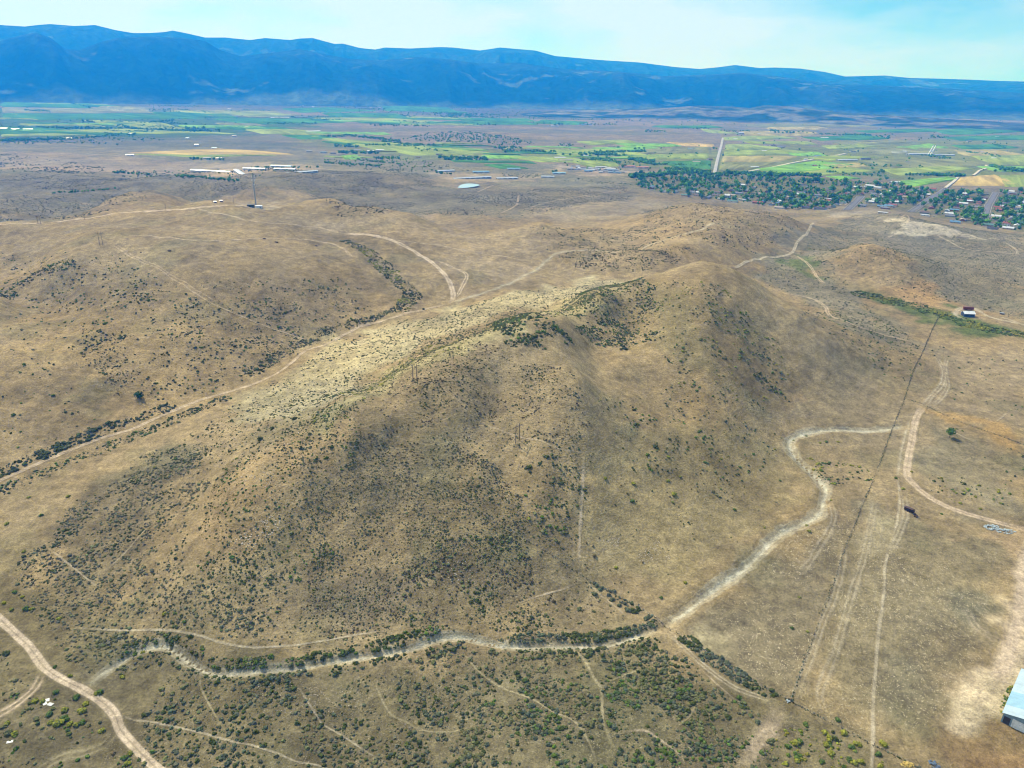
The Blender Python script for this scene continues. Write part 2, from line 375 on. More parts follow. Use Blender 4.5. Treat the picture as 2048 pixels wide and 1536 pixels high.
AREAS = [  # (colour, weight, softness m, pixel outline): colour patches laid over the ground
 ((.142,.124,.080),.9,14,[(-50,1130),(150,1180),(420,1290),(700,1345),(900,1290),(1250,1290),(1420,1310),(1570,1400),(1640,1450),(1760,1530),(1800,1600),(-200,1600)]),
 ((.150,.130,.094),.7,9,[(90,1060),(200,960),(330,880),(390,900),(380,960),(330,1060),(260,1130),(210,1200),(140,1180)]),
 ((.29,.215,.130),.9,9,[(430,1010),(520,900),(620,850),(720,770),(700,860),(620,950),(560,1040),(470,1120),(420,1090)]),
 ((.37,.325,.225),.9,10,[(470,805),(540,768),(620,712),(700,675),(800,643),(880,626),(1000,588),(1200,553),(1240,565),(1080,620),(900,665),(800,720),(720,770),(640,820),(520,840)]),
 ((.35,.305,.185),.8,8,[(650,830),(800,730),(980,660),(1100,620),(1240,565),(1250,575),(1120,640),(1000,665),(850,740),(720,830),(660,870)]),
 ((.175,.145,.094),.6,10,[(700,880),(900,880),(1050,1000),(1150,1100),(1160,1200),(950,1240),(780,1200),(820,1060),(620,940)]),
 ((.150,.124,.086),.7,5,[(800,1130),(900,1120),(1010,1140),(1080,1170),(1030,1205),(920,1200),(850,1180)]),
 ((.195,.158,.115),.8,8,[(600,1200),(720,1130),(800,1140),(790,1230),(660,1270)]),
 ((.32,.22,.13),.75,6,[(1400,690),(1460,660),(1560,740),(1600,800),(1520,800),(1440,740)]),
 ((.215,.172,.100),.6,12,[(1130,620),(1280,560),(1420,600),(1560,690),(1600,780),(1480,800),(1300,700)]),  # darker olive patch across the hollow and the summit flank
 ((.25,.208,.130),.8,10,[(1180,900),(1420,840),(1560,900),(1600,1000),(1380,1180),(1180,1160)]),
 ((.185,.158,.114),.9,10,[(1350,1260),(1500,1140),(1640,1040),(1720,1010),(1650,1200),(1580,1390),(1400,1290)]),
 ((.33,.285,.200),.9,5,[(1370,1250),(1410,1240),(1452,1270),(1440,1295),(1390,1290)]),
 ((.205,.175,.120),.85,9,[(1740,1020),(1990,1060),(2030,1100),(1990,1250),(1900,1340),(1880,1420),(1760,1500),(1600,1400),(1680,1200)]),
 ((.155,.145,.110),.8,6,[(1930,1200),(2000,1180),(2020,1220),(1980,1260),(1940,1250)]),
 ((.165,.150,.110),.6,6,[(1780,1330),(1840,1310),(1900,1400),(1880,1470),(1790,1450)]),
 ((.56,.46,.36),.95,5,[(1885,1372),(1930,1350),(2000,1325),(2030,1290),(2060,1200),(2120,1200),(2060,1400),(2010,1400),(1996,1420),(1960,1450),(1930,1460),(1905,1420)]),
 ((.27,.175,.098),.9,6,[(1920,1475),(1960,1455),(2010,1440),(2120,1460),(2120,1620),(1960,1620),(1930,1530)]),
 ((.42,.31,.20),.75,4,[(1900,1060),(2060,1050),(2100,1110),(2048,1150),(1990,1090)]),
 ((.34,.235,.115),.9,3,[(1850,805),(1900,822),(1980,850),(2070,880),(2070,905),(1960,862),(1890,835),(1850,818)]),
 ((.205,.178,.125),.8,10,[(1850,850),(2060,920),(2060,1040),(1930,1010),(1850,960)]),
 ((.235,.192,.14),.8,12,[(1860,690),(2060,700),(2060,860),(1960,830),(1850,790)]),
 ((.19,.178,.145),.8,16,[(1500,540),(1600,470),(1700,430),(2060,470),(2060,640),(1900,600),(1740,480),(1640,540),(1780,640),(1840,695),(1770,695),(1690,655),(1600,600),(1520,552)]),
 ((.30,.205,.115),.8,10,[(1740,600),(1800,560),(1900,580),(1960,640),(1880,610)]),
 ((.36,.31,.22),.6,6,[(1740,1010),(1800,1000),(1815,1060),(1770,1130),(1735,1100)]),
 ((.090,.125,.042),.9,9,[(1724,584),(1792,600),(1881,620),(1930,640),(2060,662),(2060,680),(1963,668),(1878,650),(1809,626)]),
 ((.10,.14,.05),.8,4,[(1585,508),(1600,498),(1606,508),(1640,560),(1632,572),(1600,535)]),
 ((.30,.235,.160),.7,14,[(560,450),(740,430),(900,450),(1090,500),(1060,540),(930,590),(860,560),(820,500),(690,470)]),
 ((.19,.155,.105),.7,6,[(670,475),(720,480),(800,560),(830,600),(800,620),(750,545)]),
 ((.255,.205,.142),.7,12,[(150,450),(420,420),(600,430),(700,470),(600,560),(420,560),(300,490)]),
 ((.165,.150,.115),.92,30,[(-50,400),(-50,350),(200,350),(420,355),(520,345),(700,342),(860,350),(870,372),(1000,380),(1250,370),(1260,400),(1000,436),(860,430),(740,420),(620,385),(440,395),(300,400),(150,440),(-50,445)]),
 ((.26,.22,.165),.8,20,[(1050,432),(1120,415),(1270,400),(1330,400),(1290,425),(1200,440),(1080,440)]),
 ((.27,.21,.14),.8,14,[(130,435),(200,402),(270,388),(340,392),(360,410),(250,425)]),
 ((.19,.178,.125),.95,80,[(-50,350),(-50,285),(250,285),(600,300),(900,320),(1250,335),(1300,370),(1000,375),(860,352),(600,338),(300,352)]),
 ((.16,.15,.112),.9,80,[(-50,285),(-50,272),(300,270),(600,285),(560,300),(250,292)]),
 ((.070,.078,.050),.75,350,[(-90,196),(300,186),(700,200),(1000,216),(1400,228),(1400,240),(1000,233),(700,222),(300,212),(-90,214)]),
 ((.20,.172,.122),.9,120,[(530,262),(700,240),(900,245),(1200,260),(1420,265),(1420,285),(1200,290),(900,295),(650,272)]),
 ((.075,.135,.045),.97,150,[(-80,270),(-80,215),(300,220),(700,235),(560,262),(400,275)]),
 ((.155,.185,.06),.9,100,[(600,275),(760,285),(1000,300),(1420,300),(2100,265),(2100,375),(1700,350),(1440,345),(1100,320),(850,320),(660,295)]),
 ((.29,.235,.19),.8,40,[(-50,338),(0,302),(250,312),(420,326),(380,345),(200,346)]),((.36,.29,.22),.8,22,[(420,328),(560,326),(640,336),(480,352),(380,348)]),((.36,.29,.24),.8,18,[(1110,330),(1250,338),(1270,350),(1160,350)]),((.33,.27,.21),.7,18,[(860,342),(1060,350),(1090,362),(900,364)]),
 ((.150,.150,.080),.85,16,[(1262,352),(1440,348),(1600,353),(1830,376),(2110,388),(2110,470),(1960,448),(1900,434),(1820,418),(1700,408),(1560,408),(1400,394),(1290,380)]),
 ((.30,.26,.20),.8,6,[(1620,432),(1700,418),(1780,425),(1700,440)]),
 ((.56,.51,.45),.66,9,[(1765,459),(1796,442),(1808,434),(1820,436),(1840,446),(1861,453),(1895,461),(1949,472),(1929,476),(1861,472),(1806,468)]),
 ((.42,.36,.28),.8,5,[(475,408),(525,406),(545,416),(500,421)]),
]
def _areas():
    o = []
    for c, w, sf, p in AREAS:
        q = np.array(p, float)
        o.append((np.array(c), w, sf, resample(np.concatenate([line(q), line(q[:1])]), 1e9, False) if False else line(q)))
    return o
AREAW = _areas()
def albedo(x, y):
    """base colour of soil and dry grass, rgb + how many pale tufts and stones lie on it"""
    x = np.asarray(x, float); y = np.asarray(y, float)
    d = np.hypot(x, y)
    near = sstep(2000, 1200, d)[..., None]
    c = near * np.array([.272, .212, .134]) + (1 - near) * np.array([.20, .172, .122])
    wx = x + (fbm(x, y, 34, 3, 31) - .5) * 34 * np.clip(d / 400, .5, 14)
    wy = y + (fbm(x, y, 34, 3, 32) - .5) * 34 * np.clip(d / 400, .5, 14)
    for col, w, sf, p in AREAW:
        m = 3 * sf
        sel = (wx > p[:, 0].min() - m) & (wx < p[:, 0].max() + m) & (wy > p[:, 1].min() - m) & (wy < p[:, 1].max() + m)
        if not sel.any():
            continue
        q = seg_dist(wx[sel], wy[sel], np.concatenate([p, p[:1]]))
        q = np.where(in_poly(wx[sel], wy[sel], p), q, -q)
        q = q + (fbm(x[sel], y[sel], 3.2 * sf ** .8, 3, 35) - .5) * 2.6 * sf
        k = (sstep(-sf, sf, q) * w)[..., None]
        c[sel] = c[sel] * (1 - k) + col * k
    n1 = fbm(x, y, 60, 4, 41)[..., None]; n2 = fbm(x, y, 11, 3, 42)[..., None]; n3 = fbm(x, y, 140, 3, 43)[..., None]
    c = c * (0.40 + 0.60 * n1 + 0.50 * n2)
    c = c * (1 + (n3 - .5) * np.array([.25, .12, -.15])) * np.array([.95, .925, .77])
    # sparse green of weeds where it is damp
    g = sstep(.60, .75, fbm(x, y, 45, 3, 44))[..., None] * .25
    c = c * (1 - g) + np.array([.14, .14, .07]) * g
    far = sstep(1800, 4000, d)[..., None]
    patch = sstep(.45, .6, fbm(x * .35, y * 2.2, 900, 4, 45))[..., None]
    c = c * (1 - far * .0) * (1 - .35 * far * patch) + far * patch * .35 * np.array([.06, .10, .045])
    return c
SPECK = [(1.0, line(np.array([(1350,1260),(1500,1140),(1640,1040),(1720,1010),(1650,1200),(1580,1390),(1400,1290)], float))),
         (.9, line(np.array([(1740,1020),(1990,1060),(2030,1100),(1990,1250),(1900,1340),(1880,1420),(1760,1500),(1600,1400),(1680,1200)], float))),
         (.5, line(np.array([(430,1010),(520,900),(620,850),(620,950),(560,1040),(470,1120)], float))),
         (.35, line(np.array([(300,1330),(700,1350),(1200,1310),(1560,1410),(1750,1560),(200,1560)], float))),
         (.5, line(np.array([(800,1130),(900,1120),(1010,1140),(1080,1170),(1030,1205),(920,1200)], float)))]
def speck(x, y):
    o = np.zeros(np.shape(x))
    wx = x + (fbm(x, y, 20, 2, 51) - .5) * 22; wy = y + (fbm(x, y, 20, 2, 52) - .5) * 22
    for v, p in SPECK:
        o = np.maximum(o, v * in_poly(wx, wy, p))
    return o * sstep(.25, .6, fbm(x, y, 30, 3, 53))

# ------------------------------------------------------------------ material helpers
def mat(name, base=(.5, .5, .5), rough=.9, spec=.1, metal=0.0):
    m = bpy.data.materials.new(name)
    m.use_nodes = True
    b_ = m.node_tree.nodes['Principled BSDF']
    b_.inputs['Base Color'].default_value = (*base, 1)
    b_.inputs['Roughness'].default_value = rough
    b_.inputs['Specular IOR Level'].default_value = spec
    b_.inputs['Metallic'].default_value = metal
    return m, m.node_tree, b_
def nd(t, kind, **k):
    x = t.nodes.new(kind)
    for a, c in k.items():
        if hasattr(x, a):
            setattr(x, a, c)
        else:
            x.inputs[a.replace('_', ' ')].default_value = c
    return x
def lk(t, a, b_):
    t.links.new(a, b_)
def scaled_noise(t, scale, detail=3.0, rough=.55, vec=None):
    x = nd(t, 'ShaderNodeTexNoise')
    x.inputs['Scale'].default_value = scale
    x.inputs['Detail'].default_value = detail
    x.inputs['Roughness'].default_value = rough
    if vec is not None:
        lk(t, vec, x.inputs['Vector'])
    return x.outputs['Fac']
def remap(t, src, a, b_, c, d):
    x = nd(t, 'ShaderNodeMapRange')
    for i, v in zip((1, 2, 3, 4), (a, b_, c, d)):
        x.inputs[i].default_value = v
    lk(t, src, x.inputs[0])
    return x.outputs[0]
def math2(t, op, a, b_):
    x = nd(t, 'ShaderNodeMath'); x.operation = op
    for i, v in enumerate((a, b_)):
        if isinstance(v, (int, float)):
            x.inputs[i].default_value = v
        else:
            lk(t, v, x.inputs[i])
    return x.outputs[0]
def tint(t, col, fac):
    """colour times a factor socket"""
    x = nd(t, 'ShaderNodeVectorMath'); x.operation = 'SCALE'
    lk(t, col, x.inputs[0]); lk(t, fac, x.inputs['Scale'])
    return x.outputs[0]
def earth_material(name, lo=.72, hi=1.28, bump=.9, fine=True):
    m, t, b_ = mat(name, rough=1.0, spec=0.0)
    at = nd(t, 'ShaderNodeAttribute'); at.attribute_name = 'Col'
    geo = nd(t, 'ShaderNodeNewGeometry'); pos = geo.outputs['Position']
    mp_ = nd(t, 'ShaderNodeMapping'); mp_.inputs['Scale'].default_value = (.30, .30, 1.1)
    lk(t, pos, mp_.inputs['Vector'])
    rip = scaled_noise(t, 1.0, 4, .6, mp_.outputs['Vector'])
    n1 = scaled_noise(t, .16, 4, .6, pos)
    n2 = scaled_noise(t, .75, 4, .72, pos)
    f = math2(t, 'MULTIPLY', remap(t, n1, .3, .7, lo, hi), remap(t, n2, .3, .7, .66, 1.34))
    f = math2(t, 'MULTIPLY', f, remap(t, rip, .3, .7, .88, 1.12))
    f = math2(t, 'MULTIPLY', f, remap(t, scaled_noise(t, 2.6, 3, .75, pos), .33, .67, .72, 1.28))
    c = tint(t, at.outputs['Color'], f)
    if fine:
        vo = nd(t, 'ShaderNodeTexVoronoi'); vo.inputs['Scale'].default_value = 1.5
        lk(t, pos, vo.inputs['Vector'])
        reach = remap(t, scaled_noise(t, .5, 3, .7, pos), .42, .70, .0, .55)
        spot = math2(t, 'MULTIPLY', math2(t, 'LESS_THAN', vo.outputs['Distance'], reach), at.outputs['Alpha'])
        mx = nd(t, 'ShaderNodeMix', data_type='RGBA')
        lk(t, spot, mx.inputs['Factor']); lk(t, c, mx.inputs['A']); mx.inputs['B'].default_value = (.46, .39, .26, 1)
        c = mx.outputs['Result']
    lk(t, c, b_.inputs['Base Color'])
    hgt = math2(t, 'ADD', math2(t, 'MULTIPLY', rip, .7), math2(t, 'MULTIPLY', n2, .9))
    bp = nd(t, 'ShaderNodeBump'); bp.inputs['Strength'].default_value = bump; bp.inputs['Distance'].default_value = .9
    lk(t, hgt, bp.inputs['Height']); lk(t, bp.outputs['Normal'], b_.inputs['Normal'])
    return m
M_EARTH = earth_material('dry_earth')
M_TRACK = earth_material('bare_track', .86, 1.14, .5, False)
M_FIELD = earth_material('crop_field', .88, 1.12, .15, False)

def mesh_np(name, v, f, material, cols=None, smooth=True, parent=None, link=True, kind=None):
    """one mesh object from numpy vertices and faces (all of one size)"""
    f = np.asarray(f)
    me = bpy.data.meshes.new(name)
    me.vertices.add(len(v)); me.vertices.foreach_set('co', np.asarray(v, np.float32).ravel())
    k = f.shape[1]
    me.loops.add(f.size); me.loops.foreach_set('vertex_index', f.astype(np.int32).ravel())
    me.polygons.add(len(f)); me.polygons.foreach_set('loop_start', np.arange(len(f), dtype=np.int32) * k)
    me.polygons.foreach_set('use_smooth', np.full(len(f), smooth))
    if cols is not None:
        a = me.color_attributes.new('Col', 'FLOAT_COLOR', 'POINT')
        c4 = np.concatenate([cols, np.zeros((len(cols), 1))], 1) if cols.shape[1] == 3 else cols
        a.data.foreach_set('color', np.asarray(c4, np.float32).ravel())
    me.update(calc_edges=True)
    if material:
        me.materials.append(material)
    if not link:
        return me
    o = bpy.data.objects.new(name, me)
    COL.objects.link(o)
    if parent:
        o.parent = parent
    if kind:
        o['kind'] = kind
    return o
def grid_faces(nr, nc):
    i = np.arange(nr - 1)[:, None] * nc + np.arange(nc - 1)[None]
    return np.stack([i, i + 1, i + nc + 1, i + nc], -1).reshape(-1, 4)

ga = albedo(GX, GYY)
mesh_np('ground', np.stack([GX, GYY, GZ], -1).reshape(-1, 3), grid_faces(len(GY), NC), M_EARTH,
        np.concatenate([ga, speck(GX, GYY)[..., None]], -1).reshape(-1, 4), kind='structure')

def ribbon(name, p, w, strength, ruts, hue, material=None, lift=.045, ragged=True):
    p = np.asarray(p)
    t = np.gradient(p, axis=0); t /= np.linalg.norm(t, axis=1)[:, None] + 1e-9
    nrm = np.stack([-t[:, 1], t[:, 0]], -1)
    k = np.linspace(-1, 1, 13)
    rough_ = {'dirt_road': .3, 'gully': 1.2}.get(name, .7) if ragged else 0
    lift = {'farm_track': .035, 'footpath': .028, 'gully': .03}.get(name, lift)
    wob = 1 + (fbm(p[:, 0], p[:, 1], 9, 3, 61) - .5) * rough_
    side = (fbm(p[:, 0], p[:, 1], 22, 2, 63) - .5) * w * rough_ * .7
    xy = p[:, None] + nrm[:, None] * (k[None, :, None] * (w * 1.15 if ragged else w * .5) * wob[:, None, None] + side[:, None, None])
    x, y = xy[..., 0], xy[..., 1]
    d = np.hypot(x, y)
    z = H(x, y) + (lift + .00018 * d) * np.where(np.abs(k) > .95, -.5, 1)[None]
    a = albedo(x, y)
    q = np.abs(k)
    if ruts == 3:      # two wheel marks with grass between them
        prof = np.interp(q, [0, .14, .30, .44, .60, 1], [.12, .2, 1, 1, .25, 0])
    elif ruts == 2:
        prof = np.array([0, .2, .45, .35, .55, .9, 1, .9, .5, .35, .45, .15, 0])
    elif ruts == 1:
        prof = np.interp(q, [0, .08, .18, .40, .52, .66, 1], [.5, .55, 1, 1, .9, .12, 0])
    else:
        prof = np.interp(q, [0, .35, .6, 1], [1, 1, .4, 0])
    if not ragged:
        wgt = np.ones_like(x)[..., None]
    else:
        wgt = np.clip(prof[None] * strength * (.5 + 1.0 * fbm(x, y, 5, 3, 62)), 0, 1)[..., None]
        wgt = wgt * sstep(0, 7, np.minimum(np.arange(len(p)), np.arange(len(p))[::-1]) + 1.0)[:, None, None]
    c = a * (1 - wgt) + np.array(hue) * wgt
    c4 = np.concatenate([c, (speck(x, y) * (1 - wgt[..., 0]))[..., None]], -1)
    return mesh_np(name, np.stack([x, y, z], -1).reshape(-1, 3), grid_faces(len(p), len(k)), material or (M_EARTH if ragged else M_TRACK), c4.reshape(-1, 4), kind='structure')
for k_, v_ in LINES.items():
    for (w, st, ru, c, p) in v_:
        ribbon(k_, p, w, st, 3 if k_ == 'farm_track' and ru == 1 else ru, HUE[c])

# ------------------------------------------------------------------ the far valley: fields, highway, streets, pond
FIELDS = [  # colour key and four photo corners
 ('stubble',[(248,306),(440,297),(592,309),(400,312)]),('lime',[(262,309),(420,311),(560,311),(400,316)]),
 ('lime',[(60,262),(250,258),(480,268),(300,268)]),('lime',[(160,241),(330,246),(380,259),(250,255)]),('green',[(-40,262),(120,259),(300,268),(-40,270)]),
 ('lime',[(600,272),(690,280),(980,305),(760,303)]),('lime',[(690,287),(800,288),(990,306),(830,312)]),('green',[(640,283),(700,285),(760,290),(690,290)]),
 ('bright',[(680,312),(715,310),(724,319),(690,319)]),('green',[(965,330),(1010,328),(1060,338),(1000,338)]),
 ('lime',[(1080,300),(1250,298),(1300,310),(1120,312)]),('lime',[(1000,312),(1140,316),(1230,325),(1080,325)]),('lime',[(1130,322),(1230,318),(1240,333),(1180,335)]),
 ('bright',[(1290,288),(1350,289),(1365,293),(1300,293)]),('stubble',[(1330,285),(1430,289),(1430,294),(1370,292)]),
 ('lime',[(1260,312),(1420,308),(1420,318),(1290,320)]),('olive',[(1280,300),(1425,295),(1425,306),(1260,310)]),('green',[(1320,324),(1425,322),(1422,339),(1345,334)]),
 ('lime',[(1450,290),(1490,289),(1570,297),(1448,300)]),('lime',[(1446,302),(1580,300),(1640,307),(1444,312)]),('bright',[(1560,304),(1640,305),(1660,313),(1590,312)]),
 ('straw',[(1443,313),(1600,313),(1560,324),(1440,324)]),('olive',[(1440,326),(1560,325),(1500,340),(1436,341)]),('bright',[(1500,340),(1640,322),(1720,330),(1580,348)]),
 ('straw',[(1640,330),(1720,326),(1740,334),(1660,338)]),('lime',[(1560,349),(1700,334),(1750,342),(1640,352)]),('bright',[(1650,353),(1690,353),(1725,358),(1680,360)]),
 ('olive',[(1720,322),(1900,318),(2000,330),(1780,338)]),('lime',[(1760,340),(1900,332),(1960,338),(1800,352)]),('stubble',[(1920,355),(1990,350),(2048,372),(1900,372)]),
 ('lime',[(1990,352),(2080,350),(2080,376),(2010,374)]),('bright',[(1780,364),(1900,354),(1920,358),(1830,374)]),
 ('olive',[(1700,300),(1860,296),(1960,304),(1740,310)]),('bright',[(1790,295),(1860,288),(1900,296),(1830,302)]),('green',[(1900,291),(2000,290),(2040,296),(1930,300)]),
 ('straw',[(1900,301),(1990,300),(2060,312),(1930,312)]),('lime',[(1940,312),(2080,310),(2080,330),(1990,330)]),
 ('lime',[(1480,282),(1620,284),(1640,290),(1500,288)]),('green',[(1600,275),(1740,272),(1780,278),(1640,282)]),('straw',[(1480,263),(1640,266),(1620,272),(1490,271)]),
 ('olive',[(1660,285),(1780,280),(1840,285),(1700,292)]),('green',[(1080,240),(1180,245),(1160,250),(1060,247)]),('green',[(640,226),(800,228),(820,236),(660,234)]),
 ('lime',[(1400,258),(1440,262),(1480,268),(1420,266)]),('green',[(300,225),(460,228),(480,236),(320,234)]),('green',[(880,243),(1060,244),(1080,250),(900,249)]),
 ('straw',[(1530,256),(1640,254),(1660,258),(1540,261)]),('bright',[(960,312),(1040,312),(1060,318),(980,318)]),('green',[(1860,262),(1960,258),(2048,264),(1900,270)]),
 ('green',[(760,212),(900,216),(920,224),(770,222)]),('olive',[(200,212),(300,216),(300,224),(180,222)]),
 ('green',[(0,206),(180,208),(260,214),(0,214)]),('olive',[(0,216),(200,218),(330,226),(0,226)]),('green',[(0,228),(260,228),(420,238),(0,240)]),('lime',[(330,222),(520,224),(600,230),(420,231)]),('green',[(420,238),(620,238),(700,246),(480,248)]),('lime',[(0,270),(110,268),(200,271),(0,274)]),
 ('green',[(560,218),(660,216),(760,222),(600,226)]),('lime',[(620,236),(800,238),(900,246),(700,244)]),('green',[(900,236),(1060,238),(1080,243),(920,242)]),('lime',[(1150,284),(1260,282),(1290,288),(1180,291)]),('bright',[(1180,296),(1300,293),(1330,298),(1200,302)]),('lime',[(1440,276),(1560,272),(1600,277),(1450,281)]),('green',[(1700,262),(1860,258),(1900,263),(1740,267)]),('lime',[(1640,292),(1720,288),(1760,293),(1660,298)]),('green',[(1880,275),(2060,272),(2060,280),(1920,282)]),('bright',[(1950,333),(2070,334),(2070,345),(1990,343)]),('lime',[(1600,318),(1680,312),(1760,316),(1660,322)]),('olive',[(1480,250),(1700,248),(1760,254),(1520,256)]),('green',[(1300,253),(1420,251),(1450,256),(1340,257)]),
 ('lime',[(480,257),(620,262),(660,270),(520,268)]),('green',[(560,270),(640,272),(680,279),(600,279)]),('lime',[(780,290),(900,300),(960,311),(860,309)]),
]
FHUE = {'stubble': (.38, .29, .10), 'lime': (.20, .25, .050), 'green': (.060, .155, .038), 'bright': (.15, .29, .045), 'olive': (.17, .18, .07), 'straw': (.27, .24, .085)}
fr_ = np.random.default_rng(12)
for k_ in range(46):
    u_, v_ = (fr_.uniform(-20, 900), fr_.uniform(202, 266)) if k_ < 28 else (fr_.uniform(640, 1230), fr_.uniform(284, 326))
    w_, h_ = fr_.uniform(60, 190), fr_.uniform(1.5, 4.5)
    sk_ = fr_.uniform(10, 40)
    FIELDS.append((['green', 'green', 'lime', 'olive', 'bright'][k_ % 5], [(u_, v_), (u_ + w_, v_ + w_ * .018), (u_ + w_ + sk_, v_ + w_ * .018 + h_), (u_ + sk_, v_ + h_)]))
for key, q in FIELDS:
    c4 = hit(np.array(q, float)[:, 0], np.array(q, float)[:, 1])[:, :2]
    s_, t_ = np.meshgrid(np.linspace(0, 1, 20), np.linspace(0, 1, 20), indexing='ij')
    xy = (c4[0] * (1 - s_)[..., None] + c4[3] * s_[..., None]) * (1 - t_)[..., None] + (c4[1] * (1 - s_)[..., None] + c4[2] * s_[..., None]) * t_[..., None]
    x, y = xy[..., 0], xy[..., 1]
    z = H(x, y) + .4 + .0009 * np.hypot(x, y)
    edge = (s_ < .01) | (s_ > .99) | (t_ < .01) | (t_ > .99)
    z = np.where(edge, z - 1.2 - .0012 * np.hypot(x, y), z)
    st = fbm(s_ * 9, t_ * 60, 4, 3, int(q[0][0]) + 71)[..., None]
    c = np.array(FHUE[key]) * (.45 + 1.1 * st) * (.8 + .4 * fbm(x, y, 120, 3, 72)[..., None])
    mesh_np('crop_field', np.stack([x, y, z], -1).reshape(-1, 3), grid_faces(20, 20), M_FIELD, c.reshape(-1, 3), kind='structure')

ribbon('highway', resample(line([(1427,354),(1431,338),(1437,312),(1443,290),(1446,276)]), 20, False), 13, 1, 0, (.33, .32, .30), lift=1.5, ragged=False)
ribbon('country_road', resample(line([(1497,344),(1560,332),(1640,316),(1690,308)]), 20, False), 11, 1, 0, (.50, .45, .34), lift=2.2, ragged=False)
ribbon('country_road', resample(line([(1946,352),(1958,342),(1974,337),(1972,331)]), 20, False), 9, 1, 0, (.48, .43, .33), lift=2.2, ragged=False)
ribbon('country_road', resample(line([(1890,377),(1905,366),(1915,356)]), 20, False), 10, 1, 0, (.45, .42, .35), lift=2.2, ragged=False)
STREETS = [[(1694,420),(1706,409),(1722,393)], [(1822,424),(1861,397),(1893,377)], [(1966,446),(1977,410),(1992,385)]]
SW = [line(s_) for s_ in STREETS]
for p in SW:
    ribbon('street', resample(p, 15, False), 13, 1, 0, (.15, .15, .155), lift=.5, ragged=False)
    ribbon('pavement', resample(p + np.array([9.2, 0]), 15, False), 1.8, 1, 0, (.26, .25, .23), lift=.62, ragged=False)
    ribbon('pavement', resample(p - np.array([9.2, 0]), 15, False), 1.8, 1, 0, (.26, .25, .23), lift=.62, ragged=False)
m_, t_, b_ = mat('pond_water', (.34, .44, .43), .12, .5)
wv = scaled_noise(t_, .5, 2)
bp = nd(t_, 'ShaderNodeBump'); bp.inputs['Strength'].default_value = .15
lk(t_, wv, bp.inputs['Height']); lk(t_, bp.outputs['Normal'], b_.inputs['Normal'])
pp = resample(line([(915,376),(923,371),(940,370),(959,373),(950,375.5),(930,377),(915,376)]), 6)
pc = pp.mean(0); zp = H(pp[:, 0], pp[:, 1]).max() + .6
vv = np.concatenate([[[*pc, zp]], np.concatenate([pp, np.full((len(pp), 1), zp)], 1)])
kk = np.arange(1, len(pp))
mesh_np('pond_water', vv, np.stack([np.zeros_like(kk), kk, kk + 1], -1), m_, kind='structure')

# ------------------------------------------------------------------ mountains, foothills, haze
CREST = np.array([(-200,52),(0,50),(50,53),(75,50),(100,48),(150,52),(190,50),(230,60),(265,66),(300,66),(330,64),(345,61),(375,67),(410,75),(450,75),(500,80),(530,76),(580,80),(600,77),(625,76),(670,88),(685,87),(720,96),(750,99),(770,95),(820,97),(880,94),(905,95),(960,101),(1000,95),(1070,101),(1110,112),(1200,120),(1280,125),(1350,134),(1400,138),(1440,134),(1470,130),(1520,136),(1550,135),(1600,137),(1650,144),(1690,153),(1730,152),(1770,151),(1820,156),(1870,157),(1930,159),(2000,162),(2048,163),(2250,166)], float)
M_RANGE = None
def range_mesh(name, crest, r_foot, r_crest, z_foot, back, pw, seed, nr, forest, bare, barecut, spur=.30, rim=1.0, nc=900):
    d = rays(crest[:, 0], crest[:, 1])
    azc = np.arctan2(d[:, 0], d[:, 1]); slope = d[:, 2] / np.hypot(d[:, 0], d[:, 1])
    az = np.linspace(azc[0], azc[-1], nc)
    sl = np.interp(az, azc, slope)
    rf = np.interp(az, [azc[0], azc[-1]], r_foot); rc = np.interp(az, [azc[0], azc[-1]], r_crest)
    hc = CAM_H + sl * rc
    t = np.concatenate([np.linspace(0, 1, nr), 1 + np.linspace(.03, back, 24)])
    rr = rf[None] + (rc - rf)[None] * t[:, None]
    x = rr * np.sin(az)[None]; y = rr * np.cos(az)[None]
    u = az[None] * rc.mean() + 0 * rr
    def ridged(s_, sd):
        return 1 - np.abs(2 * fbm(u + .35 * (rr - rf[None]) * .2, (rr - rf[None]) * .33, s_, 5, sd) - 1) * 2.2
    rid = .55 * ridged(2600, seed) + .3 * ridged(1100, seed + 1) + .15 * ridged(480, seed + 2)
    tt = np.clip(t, 0, 1)[:, None]
    env = (tt * (1 - tt)) ** .8 * 2.2
    prof = np.clip(tt ** pw + (rid - .35) * spur * env, 0, None)
    prof = np.minimum(prof, 1 - .035 * (1 - tt) - 0 * tt) * rim
    z = z_foot + (hc[None] - z_foot) * prof
    over = np.clip(t - 1, 0, None)[:, None]
    z = z - over * (hc[None] - z_foot) * .8
    # keep the far side and the face under the skyline the photograph shows
    z = np.minimum(z, CAM_H + (sl[None] * rr) - (np.abs(t - 1) > .004)[:, None] * rr * .0012)
    n = fbm(u * .55, rr * 1.1, 800, 5, seed + 5) * .55 + .45 * fbm(u, rr * 1.3, 230, 3, seed + 6)
    k = sstep(barecut, barecut + .10, n)[..., None] * .7
    k = np.maximum(k, (sstep(.55, 1.0, tt) * .35 * fbm(u, rr, 500, 3, seed + 9))[..., None])
    k = np.maximum(k, (sstep(.62, .9, rid) * .22)[..., None] * (tt[..., None] > .12))
    low = sstep(.16, .0, tt + (fbm(u, rr, 700, 3, seed + 8) - .5) * .22)[..., None]
    k = np.maximum(k, low * .8)
    c = np.array(forest) * (1 - k) + np.array(bare) * k
    c = c * (.7 + .6 * fbm(u, rr, 220, 3, seed + 7)[..., None])
    return mesh_np(name, np.stack([x, y, z], -1).reshape(-1, 3), grid_faces(len(t), nc), M_MOUNT, c.reshape(-1, 3), kind='structure')
M_MOUNT, t_, b_ = mat('mountain_side', rough=1, spec=0)
at_ = nd(t_, 'ShaderNodeAttribute'); at_.attribute_name = 'Col'
